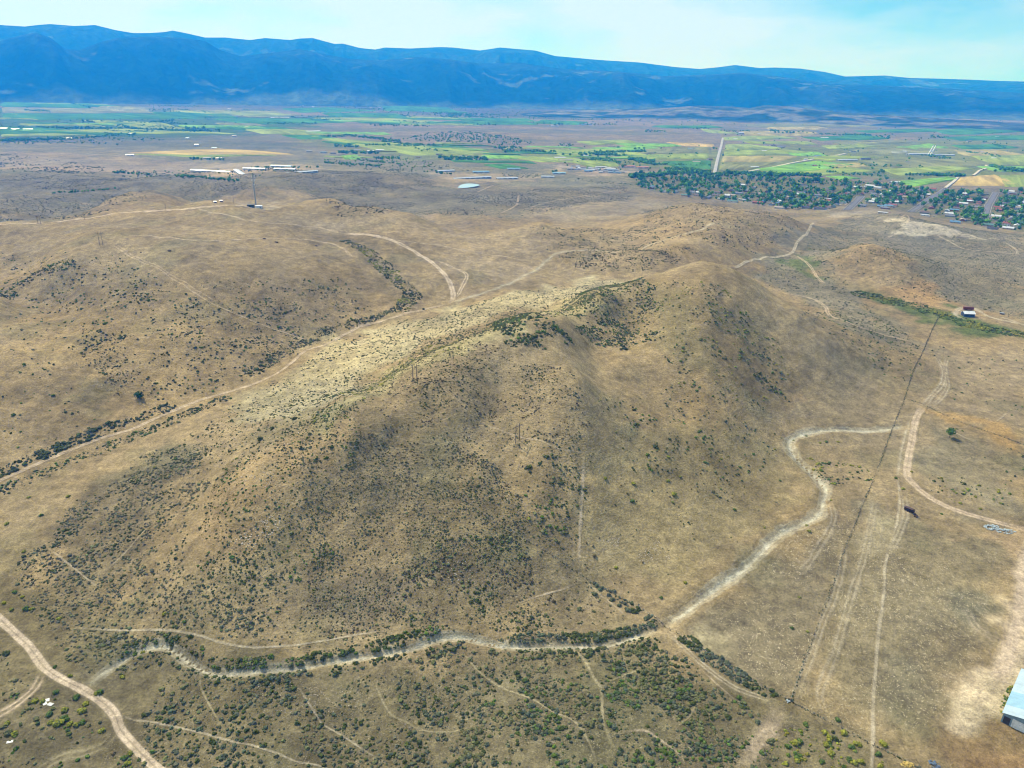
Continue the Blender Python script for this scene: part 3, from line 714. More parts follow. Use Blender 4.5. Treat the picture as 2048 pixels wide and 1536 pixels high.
ge_ = nd(t_, 'ShaderNodeNewGeometry')
lk(t_, tint(t_, at_.outputs['Color'], remap(t_, scaled_noise(t_, .011, 5, .65, ge_.outputs['Position']), .35, .65, .6, 1.4)), b_.inputs['Base Color'])
bp = nd(t_, 'ShaderNodeBump'); bp.inputs['Strength'].default_value = 1; bp.inputs['Distance'].default_value = 40
lk(t_, scaled_noise(t_, .006, 6, .6, ge_.outputs['Position']), bp.inputs['Height']); lk(t_, bp.outputs['Normal'], b_.inputs['Normal'])
range_mesh('mountain_range', CREST, (10400, 13600), (12600, 17800), -30, .35, 1.0, 100, 130, (.012, .032, .020), (.085, .12, .09), .60, .62)
FRONT = np.array([(-200,92),(0,82),(40,71),(72,65),(100,75),(130,97),(160,100),(200,84),(240,75),(300,73),(370,76),(410,82),(440,100),(480,112),(540,106),(600,98),(640,106),(700,118),(760,120),(840,114),(900,119),(960,127),(1040,125),(1120,137),(1240,143),(1330,152),(1420,149),(1480,145),(1560,153),(1660,168),(1740,170),(1840,174),(1950,180),(2048,186),(2250,190)], float)
range_mesh('mountain_range', FRONT, (8600, 9700), (10300, 13400), -30, .12, 1.0, 170, 90, (.008, .022, .013), (.085, .115, .085), .62, .75)
FH = np.array([(760,243),(880,240),(980,234),(1050,226),(1110,222),(1180,220),(1260,218),(1330,216),(1400,211),(1460,213),(1500,216),(1530,210),(1580,213),(1640,220),(1700,226),(1780,231),(1880,237),(2010,244),(2100,247)], float)
range_mesh('foothill', FH, (6900, 6700), (7600, 7500), -36, .6, .8, 140, 26, (.024, .048, .030), (.17, .165, .13), .55, .5, nc=420)
KN = np.array([(790,290),(830,279),(870,268),(900,263),(930,266),(960,270),(1000,275),(1040,283),(1075,291)], float)
HAZE = True
if HAZE:
    x0, x1, y0, y1, z0, z1 = -30000, 30000, -600, 41500, -60, 1075
    v = [(x, y, z) for z in (z0, z1) for y in (y0, y1) for x in (x0, x1)]
    f = [(0, 2, 3, 1), (4, 5, 7, 6), (0, 1, 5, 4), (2, 6, 7, 3), (0, 4, 6, 2), (1, 3, 7, 5)]
    hm = bpy.data.materials.new('air'); hm.use_nodes = True
    ht = hm.node_tree; ht.nodes.clear()
    pv = ht.nodes.new('ShaderNodeVolumePrincipled'); ho = ht.nodes.new('ShaderNodeOutputMaterial')
    pv.inputs['Color'].default_value = (.008, .24, 1.0, 1)
    pv.inputs['Absorption Color'].default_value = (1, 1, 1, 1)
    pv.inputs['Density'].default_value = 1.08e-4
    pv.inputs['Anisotropy'].default_value = .15
    ht.links.new(pv.outputs['Volume'], ho.inputs['Volume'])
    hz = mesh_np('haze', v, f, hm, smooth=False, kind='stuff')

# ------------------------------------------------------------------ plants
def set_tag(o, label=None, cat=None, group=None, kind=None):
    if label: o['label'] = label
    if cat: o['category'] = cat
    if group: o['group'] = group
    if kind: o['kind'] = kind
    return o
def ico(sub):
    p = (1 + 5 ** .5) / 2
    v = [np.array(a, float) for a in [(-1, p, 0), (1, p, 0), (-1, -p, 0), (1, -p, 0), (0, -1, p), (0, 1, p), (0, -1, -p), (0, 1, -p), (p, 0, -1), (p, 0, 1), (-p, 0, -1), (-p, 0, 1)]]
    f = [(0, 11, 5), (0, 5, 1), (0, 1, 7), (0, 7, 10), (0, 10, 11), (1, 5, 9), (5, 11, 4), (11, 10, 2), (10, 7, 6), (7, 1, 8), (3, 9, 4), (3, 4, 2), (3, 2, 6), (3, 6, 8), (3, 8, 9), (4, 9, 5), (2, 4, 11), (6, 2, 10), (8, 6, 7), (9, 8, 1)]
    v = [a / np.linalg.norm(a) for a in v]
    for _ in range(sub):
        c = {}; nf = []
        def mid(i, j):
            k = (min(i, j), max(i, j))
            if k not in c:
                m = v[i] + v[j]; v.append(m / np.linalg.norm(m)); c[k] = len(v) - 1
            return c[k]
        for a, b_, d in f:
            x, y, z = mid(a, b_), mid(b_, d), mid(d, a)
            nf += [(a, x, z), (b_, y, x), (d, z, y), (x, y, z)]
        f = nf
    return np.array(v), np.array(f)
def cap(sub, cut):
    v, f = ico(sub)
    q = np.array([[.9, .2, .1], [-.1, .95, .25], [-.1, -.2, .96]]); v = v @ q.T; v /= np.linalg.norm(v, axis=1)[:, None]
    f = f[v[f][:, :, 2].mean(1) > cut]
    u = np.unique(f); m = np.zeros(len(v), int); m[u] = np.arange(len(u))
    return v[u], m[f]
CAP_TINY = (np.array([(1, 0, -.1), (0, 1, -.1), (-1, 0, -.1), (0, -1, -.1), (0, 0, 1.05)]), np.array([(0, 1, 4), (1, 2, 4), (2, 3, 4), (3, 0, 4)]))
CAP_LO, CAP_MID, CAP_HI = cap(0, -.35), cap(1, -.3), cap(2, -.35)

def leaf_material(name, lo=.6, hi=1.35, scale=2.0):
    m, t, b_ = mat(name, rough=.9, spec=.05)
    at = nd(t, 'ShaderNodeAttribute'); at.attribute_name = 'Col'
    g = nd(t, 'ShaderNodeNewGeometry')
    lk(t, tint(t, at.outputs['Color'], remap(t, scaled_noise(t, scale, 3, .6, g.outputs['Position']), .3, .7, lo, hi)), b_.inputs['Base Color'])
    return m
M_LEAF = leaf_material('leaves')
M_SAGE = leaf_material('sage_leaves', .65, 1.3, 3.0)
BUSHC = {'sage': (.116, .118, .052), 'grey': (.124, .120, .070), 'dark': (.057, .070, .022), 'green': (.078, .115, .026), 'yellow': (.19, .19, .03), 'dry': (.122, .094, .044), 'blue': (.080, .094, .056), 'brown': (.088, .072, .036)}

# (centre line in photo pixels, half width m, bushes per m2, radius range m, kinds, clumpiness, phrase for where they grow)
def A_(outline, dens, r, kinds, cl, where): return ('area', outline, dens, r, kinds, cl, where)
def S_(pts, hw, dens, r, kinds, cl, where): return ('strip', (pts, hw), dens, r, kinds, cl, where)
COVER = [
 A_([(430,1120),(560,930),(740,790),(900,700),(1080,760),(1180,900),(1170,1150),(1250,1230),(1100,1275),(880,1265),(560,1300),(300,1290),(220,1220)], .045, (.3,.62), ('sage','dark','brown','sage'), .15, 'on the front face of the big hill'),
 A_([(330,1330),(700,1365),(920,1300),(1240,1300),(1330,1280),(1400,1335),(1540,1400),(1560,1480),(1500,1560),(300,1560),(250,1420)], .12, (.42,.95), ('sage','sage','grey','dark','blue'), .55, 'on the brushy flat between the pale washed-out gully and the bottom edge'),
 A_([(900,1400),(1100,1330),(1300,1300),(1480,1400),(1540,1480),(1480,1560),(960,1560)], .095, (.5,1.1), ('dark','sage','blue','green'), .75, 'among the cattle trails in the dense brush by the fence corner'),
 A_([(1570,1425),(1640,1450),(1760,1515),(1790,1560),(1500,1560)], .05, (.6,1.3), ('green','yellow','dark','sage'), .6, 'below the long wire fence near its corner post'),
 A_([(0,1180),(150,1250),(260,1300),(180,1370),(60,1280)], .085, (.36,.8), ('sage','grey','dark'), .5, 'above the tan dirt road where it enters the picture'),
 A_([(-20,1260),(80,1345),(170,1400),(260,1480),(290,1560),(-20,1560)], .035, (.5,1.2), ('sage','dark','green','dry'), .65, 'below the tan dirt road beside the white sheets'),
 A_([(40,1120),(160,1000),(300,900),(420,880),(430,980),(360,1080),(420,1180),(560,1260),(520,1300),(330,1285),(240,1320),(130,1240)], .15, (.4,.85), ('sage','grey','grey','dark'), .5, 'on the dark grey slope above the bend of the dirt road'),
 A_([(420,1180),(395,1060),(430,960),(520,885),(640,825),(740,800),(720,900),(660,1000),(640,1100),(560,1260)], .11, (.36,.75), ('sage','dark','dark','green'), .35, 'on the tan stony spur of the big hill'),
 A_([(640,1000),(720,860),(900,870),(1010,960),(1060,1080),(980,1140),(800,1140),(820,1230),(740,1280),(560,1270),(600,1120)], .30, (.26,.58), ('sage','brown','grey','dark'), .45, 'on the dark brushy face of the big hill'),
 A_([(800,1110),(900,1060),(1080,1130),(1060,1200),(1180,1230),(1000,1280),(820,1270)], .15, (.4,.9), ('dark','sage','sage','brown'), .6, 'near the foot of the big hill above the pale gully'),
 A_([(1050,960),(1170,900),(1160,1150),(1080,1080)], .035, (.5,1.0), ('dark','sage','green'), .6, 'beside the straight pale trail up the hill face'),
 A_([(760,770),(860,700),(1000,690),(1150,760),(1200,880),(1040,880),(900,880),(740,850)], .08, (.34,.7), ('dark','sage','brown'), .55, 'on the upper face of the big hill by the twin poles'),
 A_([(985,650),(1040,625),(1100,640),(1145,680),(1100,700),(1010,690)], .13, (.6,1.25), ('dark','green','dark'), .7, 'in the dark patch on the near knoll of the ridge'),
 A_([(1110,620),(1240,565),(1300,560),(1330,620),(1310,690),(1250,700),(1170,670)], .12, (.5,1.1), ('dark','green','sage'), .6, 'in the dark hollow below the ridge saddle'),
 A_([(1300,560),(1420,560),(1560,690),(1600,800),(1500,830),(1380,760),(1290,690)], .03, (.5,1.1), ('dark','sage','green','yellow'), .75, 'on the shaded side of the rounded summit'),
 A_([(1480,700),(1540,700),(1590,790),(1560,810),(1500,770)], .05, (.7,1.2), ('dark','blue'), .8, 'in the dark clump on the far hill flank'),
 A_([(1180,780),(1380,770),(1560,860),(1560,950),(1380,1000),(1240,900)], .02, (.4,1.0), ('green','dark','sage'), .7, 'on the grassy slope facing the gully bend'),
 A_([(1170,920),(1380,940),(1560,1000),(1500,1060),(1300,1200),(1170,1180)], .007, (.4,.8), ('dark','sage','dry'), .5, 'on the smooth grassy slope beside the straight trail'),
 A_([(430,835),(540,770),(620,714),(700,677),(800,645),(880,628),(1000,590),(1220,556),(1100,630),(900,680),(760,740),(640,820),(420,940),(260,960)], .045, (.42,.85), ('dark','sage','dark'), .25, 'dotted over the pale grass of the long valley'),
 A_([(700,740),(980,645),(1130,610),(1240,560),(1250,580),(1130,635),(990,665),(830,730),(700,830),(640,870)], .05, (.45,.9), ('sage','yellow','sage','dark'), .4, 'along the crest of the big hill'),
 A_([(150,510),(260,500),(330,600),(160,640),(40,600),(80,560)], .012, (.7,1.3), ('dark','green'), .7, 'high on the hill under the twin poles'),
 A_([(160,640),(330,570),(500,560),(700,560),(760,600),(660,680),(480,760),(330,800),(200,760)], .020, (.5,1.1), ('dark','dark','green'), .6, 'on the hill across the long valley'),
 A_([(150,660),(240,670),(270,760),(230,800),(180,750)], .06, (.5,1.0), ('dark','sage','dry'), .5, 'in the dark hollow on the hill across the valley'),
 A_([(360,600),(560,580),(640,650),(560,720),(440,730),(360,680)], .03, (.5,1.0), ('sage','dark','grey'), .6, 'on the hill across the long valley'),
 A_([(0,600),(160,640),(180,760),(220,860),(60,900),(0,900)], .007, (.6,1.2), ('dark','green'), .8, 'on the smooth slope above the long valley road'),
 S_([(690,482),(740,510),(790,555),(822,590),(800,620)], 9, .12, (.6,1.3), ('dark','sage','yellow'), .3, 'in the brushy ravine running down to the valley road'),
 A_([(636,565),(680,570),(690,595),(650,590)], .08, (.6,1.1), ('dark','sage'), .4, 'in the dark patch beside the brushy ravine'),
 S_([(0,945),(110,898),(240,850),(330,818)], 6, .14, (.7,1.4), ('dark','blue','dark'), .3, 'lining the long valley road'),
 S_([(0,985),(110,935),(240,885),(440,800)], 6, .12, (.6,1.2), ('dark','sage','green'), .3, 'lining the long valley road'),
 S_([(500,745),(590,695),(680,655),(800,615)], 6, .15, (.6,1.2), ('dark','sage'), .3, 'lining the long valley road'),
 S_([(0,590),(60,555),(130,525)], 10, .07, (.7,1.3), ('dark','green'), .3, 'on the notch below the twin poles'),
 A_([(0,500),(140,500),(60,560),(0,580)], .01, (.6,1.2), ('dark','green'), .6, 'on the far slope behind the hill with twin poles'),
 S_([(260,1300),(330,1280),(430,1325),(560,1325),(720,1300),(880,1262)], 4, .16, (.6,1.25), ('dark','green','blue'), .25, 'along the upper bank of the pale gully'),
 S_([(240,1340),(330,1310),(430,1360),(600,1350),(780,1315),(920,1290)], 3, .10, (.5,1.1), ('dark','blue','sage'), .3, 'along the lower bank of the pale gully'),
 S_([(1035,1280),(1120,1278),(1220,1272),(1310,1250)], 3.6, .45, (.5,1.0), ('blue','blue','dark'), .1, 'in the blue-grey thicket beside the pale gully'),
 S_([(1060,1300),(1200,1302),(1300,1285)], 4.0, .14, (.6,1.2), ('dark','sage'), .3, 'along the lower bank of the pale gully'),
 S_([(1190,1180),(1240,1200),(1290,1230)], 4, .16, (.7,1.2), ('dark','blue'), .4, 'beside the old fence where it crosses the hill foot'),
 S_([(1375,1285),(1420,1315),(1480,1355)], 4, .22, (.6,1.2), ('dark','blue'), .3, 'along the wire fence below the bare pale patch'),
 S_([(1490,1365),(1540,1390)], 3, .12, (.5,1.0), ('dark','blue'), .3, 'along the wire fence below the bare pale patch'),
 A_([(1590,905),(1640,920),(1700,930),(1750,945),(1740,975),(1690,970),(1640,960)], .05, (.6,1.2), ('dark','green','yellow'), .7, 'in the pocket between the gully bend and the fence'),
 A_([(1840,940),(1960,960),(2048,985),(2048,1020),(1940,1010),(1860,985)], .016, (.5,1.1), ('green','yellow','dark'), .7, 'beyond the two-track road bend'),
 A_([(1780,640),(1860,700),(1800,780),(1700,700),(1600,630),(1660,610)], .02, (.5,1.0), ('dark','sage','green'), .5, 'at the foot of the summit near the fence'),
 A_([(1860,690),(2048,700),(2048,850),(1900,800),(1850,780)], .003, (.6,1.1), ('dark','green'), .5, 'on the grassy flat beyond the fence'),
 A_([(1880,850),(2048,900),(2048,980),(1900,940)], .005, (.5,1.0), ('dark','green'), .6, 'on the grassy flat beyond the lone tree'),
 S_([(1724,590),(1800,605),(1881,628),(1960,655),(2060,672)], 15, .11, (.7,1.4), ('green','dark','yellow'), .2, 'in the green swale below the round hill'),
 A_([(1700,480),(1790,490),(1900,560),(1920,610),(1800,590),(1700,545),(1640,530)], .022, (.6,1.1), ('sage','dark'), .4, 'on the round hill beyond the green swale'),
 A_([(1505,545),(1600,500),(1700,430),(2048,470),(2048,640),(1920,610),(1760,480),(1640,530),(1780,640),(1840,698),(1720,672),(1600,602)], .026, (.5,1.0), ('grey','sage','dark'), .3, 'on the grey flat beyond the summit'),
 A_([(1290,420),(1400,405),(1540,425),(1600,450),(1560,490),(1450,500),(1340,480),(1280,470)], .016, (.7,1.3), ('sage','dark','dry'), .4, 'on the knob below the town'),
 A_([(1110,510),(1290,500),(1390,495),(1370,530),(1260,545),(1150,530)], .05, (.6,1.1), ('dark','brown','sage'), .3, 'on the low dark mound behind the ridge'),
 A_([(1060,455),(1280,450),(1330,485),(1240,505),(1100,500)], .020, (.6,1.2), ('dark','sage'), .5, 'on the grassy rise behind the ridge'),
 A_([(620,390),(700,395),(790,425),(740,435),(660,430)], .016, (.8,1.4), ('dark','dry'), .4, 'on the knoll behind the mast'),
]
MIDDLE = [  # farther slopes, only as a mass of brush
 ([(-50,400),(-50,350),(200,350),(420,355),(520,345),(700,342),(860,350),(870,372),(1000,380),(1250,370),(1260,400),(1000,436),(860,430),(740,420),(620,385),(440,395),(300,400),(150,440),(-50,445)], .0045, (.7,1.4), ('grey','sage','dark','brown')),
 ([(-50,350),(-50,300),(300,345),(900,330),(1300,372),(900,345),(500,345)], .0012, (1.5,2.6), ('dark','dark','green')),
]
def cover_points(kind, geo, dens, seed):
    if kind == 'area':
        p = line(np.array(geo, float)); m = 0
    else:
        p = resample(line(np.array(geo[0], float)), 6); m = geo[1] * 1.3
    x0, y0 = p.min(0) - m; x1, y1 = p.max(0) + m
    r_ = np.random.default_rng(seed)
    dens = dens * 3.05
    k = int((x1 - x0) * (y1 - y0) * dens * 1.6)
    k = min(k, 120000)
    x = r_.uniform(x0, x1, k); y = r_.uniform(y0, y1, k)
    if kind == 'area':
        wx = x + (fbm(x, y, 26, 3, seed) - .5) * 30; wy = y + (fbm(x, y, 26, 3, seed + 1) - .5) * 30
        ok = in_poly(wx, wy, p)
    else:
        ok = seg_dist(x, y, p) < geo[1] * (.45 + 1.1 * fbm(x, y, 12, 2, seed))
    return x[ok], y[ok], r_
BX, BY, BR, BK, BW = [], [], [], [], []
WHERE = []
keep_off = [(w, p[::3]) for k_ in ('dirt_road', 'gully', 'farm_track', 'footpath') for (w, st, ru, c, p) in LINES[k_]]
for i, (kind, geo, dens, rr, kinds, cl, where) in enumerate(COVER):
    x, y, r_ = cover_points(kind, geo, dens, 500 + i)
    cn = fbm(x, y, 13, 3, 77)
    u = r_.random(len(x))
    ok = u < (1 / 1.6) * np.clip(1 + cl * (cn - .5) * 7, 0, 1.6)
    x, y = x[ok], y[ok]
    v, _ = project(x, y, H(x, y))
    _, q = project(x, y, H(x, y))
    ok = (v > -60) & (v < 2110) & (q < 1600)
    x, y = x[ok], y[ok]
    for w, p in keep_off:
        if len(x) == 0: break
        s_ = (x > p[:, 0].min() - 4) & (x < p[:, 0].max() + 4) & (y > p[:, 1].min() - 4) & (y < p[:, 1].max() + 4)
        if s_.any():
            bad = np.zeros(len(x), bool)
            bad[s_] = seg_dist(x[s_], y[s_], p) < w * .5 + .35
            x, y = x[~bad], y[~bad]
    m = len(x)
    rad = rr[0] * .62 + (rr[1] - rr[0] * .62) * r_.random(m) ** 2.4 * (1 + .5 * (r_.random(m) > .96))
    rad *= (.75 + .5 * fbm(x, y, 18, 2, 78)) * 1.06
    kx = sstep(.35, .65, fbm(x, y, 16, 2, 79)) * .6 + r_.random(m) * .4
    BX.append(x); BY.append(y); BR.append(rad); BK.append([kinds[min(int(a * len(kinds)), len(kinds) - 1)] for a in kx]); BW.append(np.full(m, i))
BX = np.concatenate(BX); BY = np.concatenate(BY); BR = np.concatenate(BR); BK = np.array(sum(BK, [])); BW = np.concatenate(BW)
BZ = H(BX, BY)

def bush_cloud(name, x, y, z, rad, kinds, tpl, material, seed, flat=(.62, .9), label=None):
    tv, tf = tpl
    r_ = np.random.default_rng(seed)
    m = len(x)
    a = r_.uniform(0, 6.283, m); ca, sa = np.cos(a)[:, None], np.sin(a)[:, None]
    jit = r_.uniform(.62, 1.28, (m, len(tv)))
    px_, py_, pz_ = tv[None, :, 0] * jit, tv[None, :, 1] * jit, tv[None, :, 2] * jit
    ex = r_.uniform(.8, 1.3, m)[:, None]
    vx = x[:, None] + (px_ * ca * ex - py_ * sa) * rad[:, None]
    vy = y[:, None] + (px_ * sa * ex + py_ * ca) * rad[:, None]
    vz = z[:, None] + (pz_ * r_.uniform(*flat, m)[:, None] + .18) * rad[:, None]
    c = np.array([BUSHC[k] for k in kinds]) * r_.uniform(.75, 1.3, (m, 1)) * (1 + (r_.random((m, 3)) - .5) * .16)
    c = np.repeat(c[:, None], len(tv), 1) * r_.uniform(.75, 1.25, (m, len(tv), 1))
    f = (tf[None] + (np.arange(m) * len(tv))[:, None, None]).reshape(-1, 3)
    o = mesh_np(name, np.stack([vx, vy, vz], -1).reshape(-1, 3), f, material, c.reshape(-1, 3), smooth=False)
    return set_tag(o, label, None, None, 'stuff')
dist = np.sqrt(BX ** 2 + BY ** 2 + (CAM_H - BZ) ** 2)
bu, bv = project(BX, BY, BZ)
size_px = BR * 2 * FPX / dist
size_px[(bu < 8) | (bu > 2040) | (bv > 1528)] = 0
N_BUSH = 235
order = np.argsort(-size_px)
big = order[:N_BUSH]
rest = np.ones(len(BX), bool); rest[big] = False
full_px = BR * 2 * FPX / dist
for nm, ok, tpl, lab in (('sagebrush', rest & (full_px > 6.5), CAP_MID, 'scattered sagebrush covering the hill and the flat'),
                         ('sagebrush', rest & (full_px <= 6.5) & (full_px > 3.2), CAP_LO, 'small sagebrush dotted over the slopes'),
                         ('low_brush', rest & (full_px <= 3.2), CAP_TINY, 'low brush speckling the slopes')):
    bush_cloud(nm, BX[ok], BY[ok], BZ[ok], BR[ok], BK[ok], tpl, M_SAGE, 1 + len(tpl[0]), label=lab)
    print(nm, ok.sum())
xs, ys, rs, ks = [], [], [], []
for i, (geo, dens, rr, kinds) in enumerate(MIDDLE):
    x, y, r_ = cover_points('area', geo, dens, 700 + i)
    ok = r_.random(len(x)) < .6 * np.clip(.2 + (fbm(x, y, 90, 4, 80) - .42) * 7, 0, 1.6)
    x, y = x[ok], y[ok]
    u_, v_ = project(x, y, H(x, y)); ok = (u_ > -40) & (u_ < 2090)
    x, y = x[ok], y[ok]
    xs.append(x); ys.append(y); rs.append(r_.uniform(*rr, len(x))); ks += list(r_.choice(kinds, len(x)))
xs, ys, rs = map(np.concatenate, (xs, ys, rs))
print('middle', len(xs))
bush_cloud('brush', xs, ys, H(xs, ys), rs, ks, CAP_LO, M_SAGE, 3, label='dark brush on the low hills in the middle distance')

# single bushes that show largest: each its own object
def bush_mesh(seed, col, leaves=70):
    """a low shrub: several leafy mounds and ragged sprays of leaves round them"""
    r_ = np.random.default_rng(seed)
    V, F, Cc = [], [], []
    n0 = 0
    for k in range(7):
        a = r_.uniform(0, 6.28); d_ = 0 if k == 0 else r_.uniform(.3, .68)
        s_ = r_.uniform(.34, .52) if k else .6
        v = CAP_MID[0] * r_.uniform(.75, 1.2, (len(CAP_MID[0]), 1)) * s_ * np.array([1, 1, .95]) + np.array([d_ * math.cos(a), d_ * math.sin(a), .30 + .12 * r_.random() - d_ * .18])
        V.append(v); F.append(CAP_MID[1] + n0); n0 += len(v)
        Cc.append(np.array(col) * r_.uniform(.75, 1.25) * r_.uniform(.85, 1.15, (len(v), 1)))
    for k in range(leaves):
        a = r_.uniform(0, 6.28); e = r_.uniform(.05, 1.45); rr = r_.uniform(.72, 1.02)
        p = np.array([math.cos(a) * math.cos(e), math.sin(a) * math.cos(e), .82 * math.sin(e) + .05]) * rr
        t1 = r_.normal(size=3) * .10; t2 = r_.normal(size=3) * .10
        V.append(np.stack([p - t1, p + t1, p + t2 * 1.4])); F.append(np.array([[0, 1, 2]]) + n0); n0 += 3
        Cc.append(np.repeat((np.array(col) * r_.uniform(.8, 1.5))[None], 3, 0))
    V = np.concatenate(V); V[:, 2] = np.maximum(V[:, 2], -.12)
    return mesh_np('bush_shape', V, np.concatenate(F), M_LEAF, np.concatenate(Cc), smooth=False, link=False)
VAR = {}
def bush_variant(kind, i):
    if (kind, i) not in VAR:
        VAR[(kind, i)] = bush_mesh(900 + i + 37 * len(VAR), BUSHC[kind])
    return VAR[(kind, i)]
LOOK = {'sage': 'grey-green sagebrush', 'grey': 'dull grey sagebrush', 'dark': 'dark olive bush', 'green': 'fresh green bush', 'yellow': 'yellow-green rabbitbrush', 'dry': 'dry brown bush', 'blue': 'blue-grey bush', 'brown': 'dark brown bush'}
def put_bush(kind, x, y, z, r, label, group, idx, name='bush'):
    o = bpy.data.objects.new(name, bush_variant(kind, idx % 5))
    COL.objects.link(o)
    o.location = (x, y, z - .04); o.rotation_euler = (0, 0, random.uniform(0, 6.28))
    o.scale = (r * random.uniform(.9, 1.15), r * random.uniform(.9, 1.15), r * random.uniform(.8, 1.05))
    return set_tag(o, label, 'bush', group)
MARKS = [(180,1385,'the junction of road and gully'),(340,1300,'the first bend of the gully'),(430,1345,'the second bend of the gully'),(590,1340,'the shallow reach of the gully'),(720,1315,'the narrow middle of the gully'),(920,1280,'the wide pale bend of the gully'),(1060,1290,'the start of the blue-grey thicket'),(1200,1290,'the end of the blue-grey thicket'),(1320,1258,'the crossing of gully and fence'),(1205,1380,'the crossing of cattle trails'),(1060,1400,'the long diagonal cattle trail'),(640,1440,'the forked cattle trail'),(400,1460,'the pale trail joining the road'),(520,1490,'the low end of the pale trail'),(880,1465,'the curved lower trail'),(780,1430,'the thin straw trail'),(1290,1465,'the sandy clearing'),(1360,1500,'the sandy trail end'),(1530,1460,'the wide dusty trail'),(1450,1350,'the fence below the bare patch'),(1581,1402,'the fence corner post'),(1720,1490,'the gap where the footpath meets the fence'),(100,1430,'the white sheets'),(60,1220,'the place where the road enters'),(1160,1140,'the straight hillside trail'),(900,1170,'the dark hillside patch'),(1420,1420,'the brush loop trail'),(1000,1500,'the bottom of the diagonal trail'),(1150,1490,'the bottom trail bend'),(300,1400,'the trail start beside the road'),(250,1500,'the lowest bit of road'),(1060,640,'the near knoll top'),(1200,600,'the hollow under the saddle')]
for k, i in enumerate(big):
    lm = min(MARKS, key=lambda q: (q[0] - bu[i]) ** 2 + (q[1] - bv[i]) ** 2)[2]
    sz = 'broad ' if BR[i] > 1.75 else ('' if BR[i] > 1.35 else 'small ')
    put_bush(BK[i], BX[i], BY[i], BZ[i], BR[i] * 1.12, '%s%s in the brush near %s' % (sz, LOOK[BK[i]], lm), 'bushes in the brush near ' + lm, k)
NOTED = {  # the yellow-green bushes one notices, by photo pixel, and where they stand
 'alone on the smooth grassy slope above the gully': [(1210,957,1.4),(1266,967,1.4),(1265,1003,1.6),(1348,989,2.0),(1345,1005,1.2),(1295,910,1.5),(1336,914,1.3),(1336,962,1.3),(1375,899,1.0),(1360,954,1.2),(1299,921,1.0),(1469,1020,1.4),(1232,1135,1.1),(1370,1166,1.1),(1322,1196,1.1),(1529,1056,1.0)],
 'beside the straight pale trail on the hill face': [(1058,1038,1.2),(1128,1058,.9),(1110,1010,.9)],
 'in the speckled field between gully and fence': [(1599,1195,1.0),(1584,1257,1.1),(1615,1264,.9)],
 'near the loop of the pale gully': [(1662,1001,.9),(1560,962,1.0),(1618,1063,1.4),(1613,1052,1.2),(1652,884,1.3),(1640,886,1.0),(1676,884,1.1),(1613,873,1.1),(1587,881,.9),(1550,899,1.1)],
 'beside the two-track road and narrow footpath': [(1792,957,1.2),(1806,978,1.4),(1823,944,1.2),(1883,1028,1.0)],
 'on the weedy flat beyond the two-track bend': [(1997,985,1.4),(1920,1007,1.3),(1905,980,1.0),(2001,1007,1.1),(1960,1018,1.0)],
 'in the cluster beside the white sheets': [(98,1430,1.7),(129,1421,1.6),(164,1423,1.8),(153,1395,1.6),(101,1446,1.6),(115,1448,2.0),(127,1438,1.6),(139,1449,1.4),(152,1451,1.5),(164,1446,1.4),(205,1462,1.4),(171,1408,1.3),(112,1386,1.5),(70,1403,1.6),(85,1404,1.4)],
 'at the edge of the tan dirt road by its bend': [(200,1386,1.7),(193,1388,1.2),(245,1354,1.2),(110,1334,1.0),(140,1353,1.3)],
 'just above the tan dirt road where it enters': [(8,1207,1.4),(53,1218,1.7),(64,1219,1.3),(23,1220,1.3),(30,1185,1.4),(44,1195,1.1),(118,1238,1.2)],
 'by the first bend of the pale gully': [(271,1309,1.3),(286,1306,1.4),(329,1229,1.3),(369,1244,1.2)],
 'below the dirt road near the faint grassy track': [(30,1468,1.4),(15,1447,1.3),(249,1517,1.4),(260,1508,1.3),(254,1528,1.3),(135,1462,1.0)],
 'at the rim of the dark grey slope': [(14,1048,1.4),(48,1104,1.3),(83,1031,1.3),(137,993,1.4),(58,995,1.2),(352,918,1.3),(309,935,1.1),(318,1044,1.1)],
 'along the long wire fence near its corner': [(1675,1441,1.5),(1688,1467,1.6),(1658,1476,1.5),(1704,1495,1.5),(1718,1490,1.4),(1767,1490,1.8),(1757,1510,1.4),(1761,1533,1.3),(1652,1490,1.5),(1611,1449,1.4),(1723,1525,1.5),(1650,1466,1.4)],
}
n_ = 0
for where, lst in NOTED.items():
    a = np.array(lst)
    g = hit(a[:, 0], a[:, 1])
    for (x, y, z), r in zip(g, a[:, 2]):
        n_ += 1
        put_bush('yellow' if n_ % 3 else 'green', x, y, z, r, '%s %s' % ('yellow-green rabbitbrush' if n_ % 3 else 'fresh green bush', where), 'bushes ' + where, n_, 'bush')
DARKB = [(589,839,2.0,'large dark shrub on the pale slope above the valley road'),(520,880,2.2,'broad olive shrub at the head of the stony spur'),(847,619,1.6,'green shrub at the valley road junction'),(655,792,1.6,'dark shrub at the top of the pale wash'),(545,858,1.8,'olive shrub between two larger shrubs on the spur')]
for q, (u, v, r, lab) in enumerate(DARKB):
    x, y, z = hit(np.array([u]), np.array([v]))[0]
    put_bush('dark', x, y, z, r, lab, None, q, 'shrub')

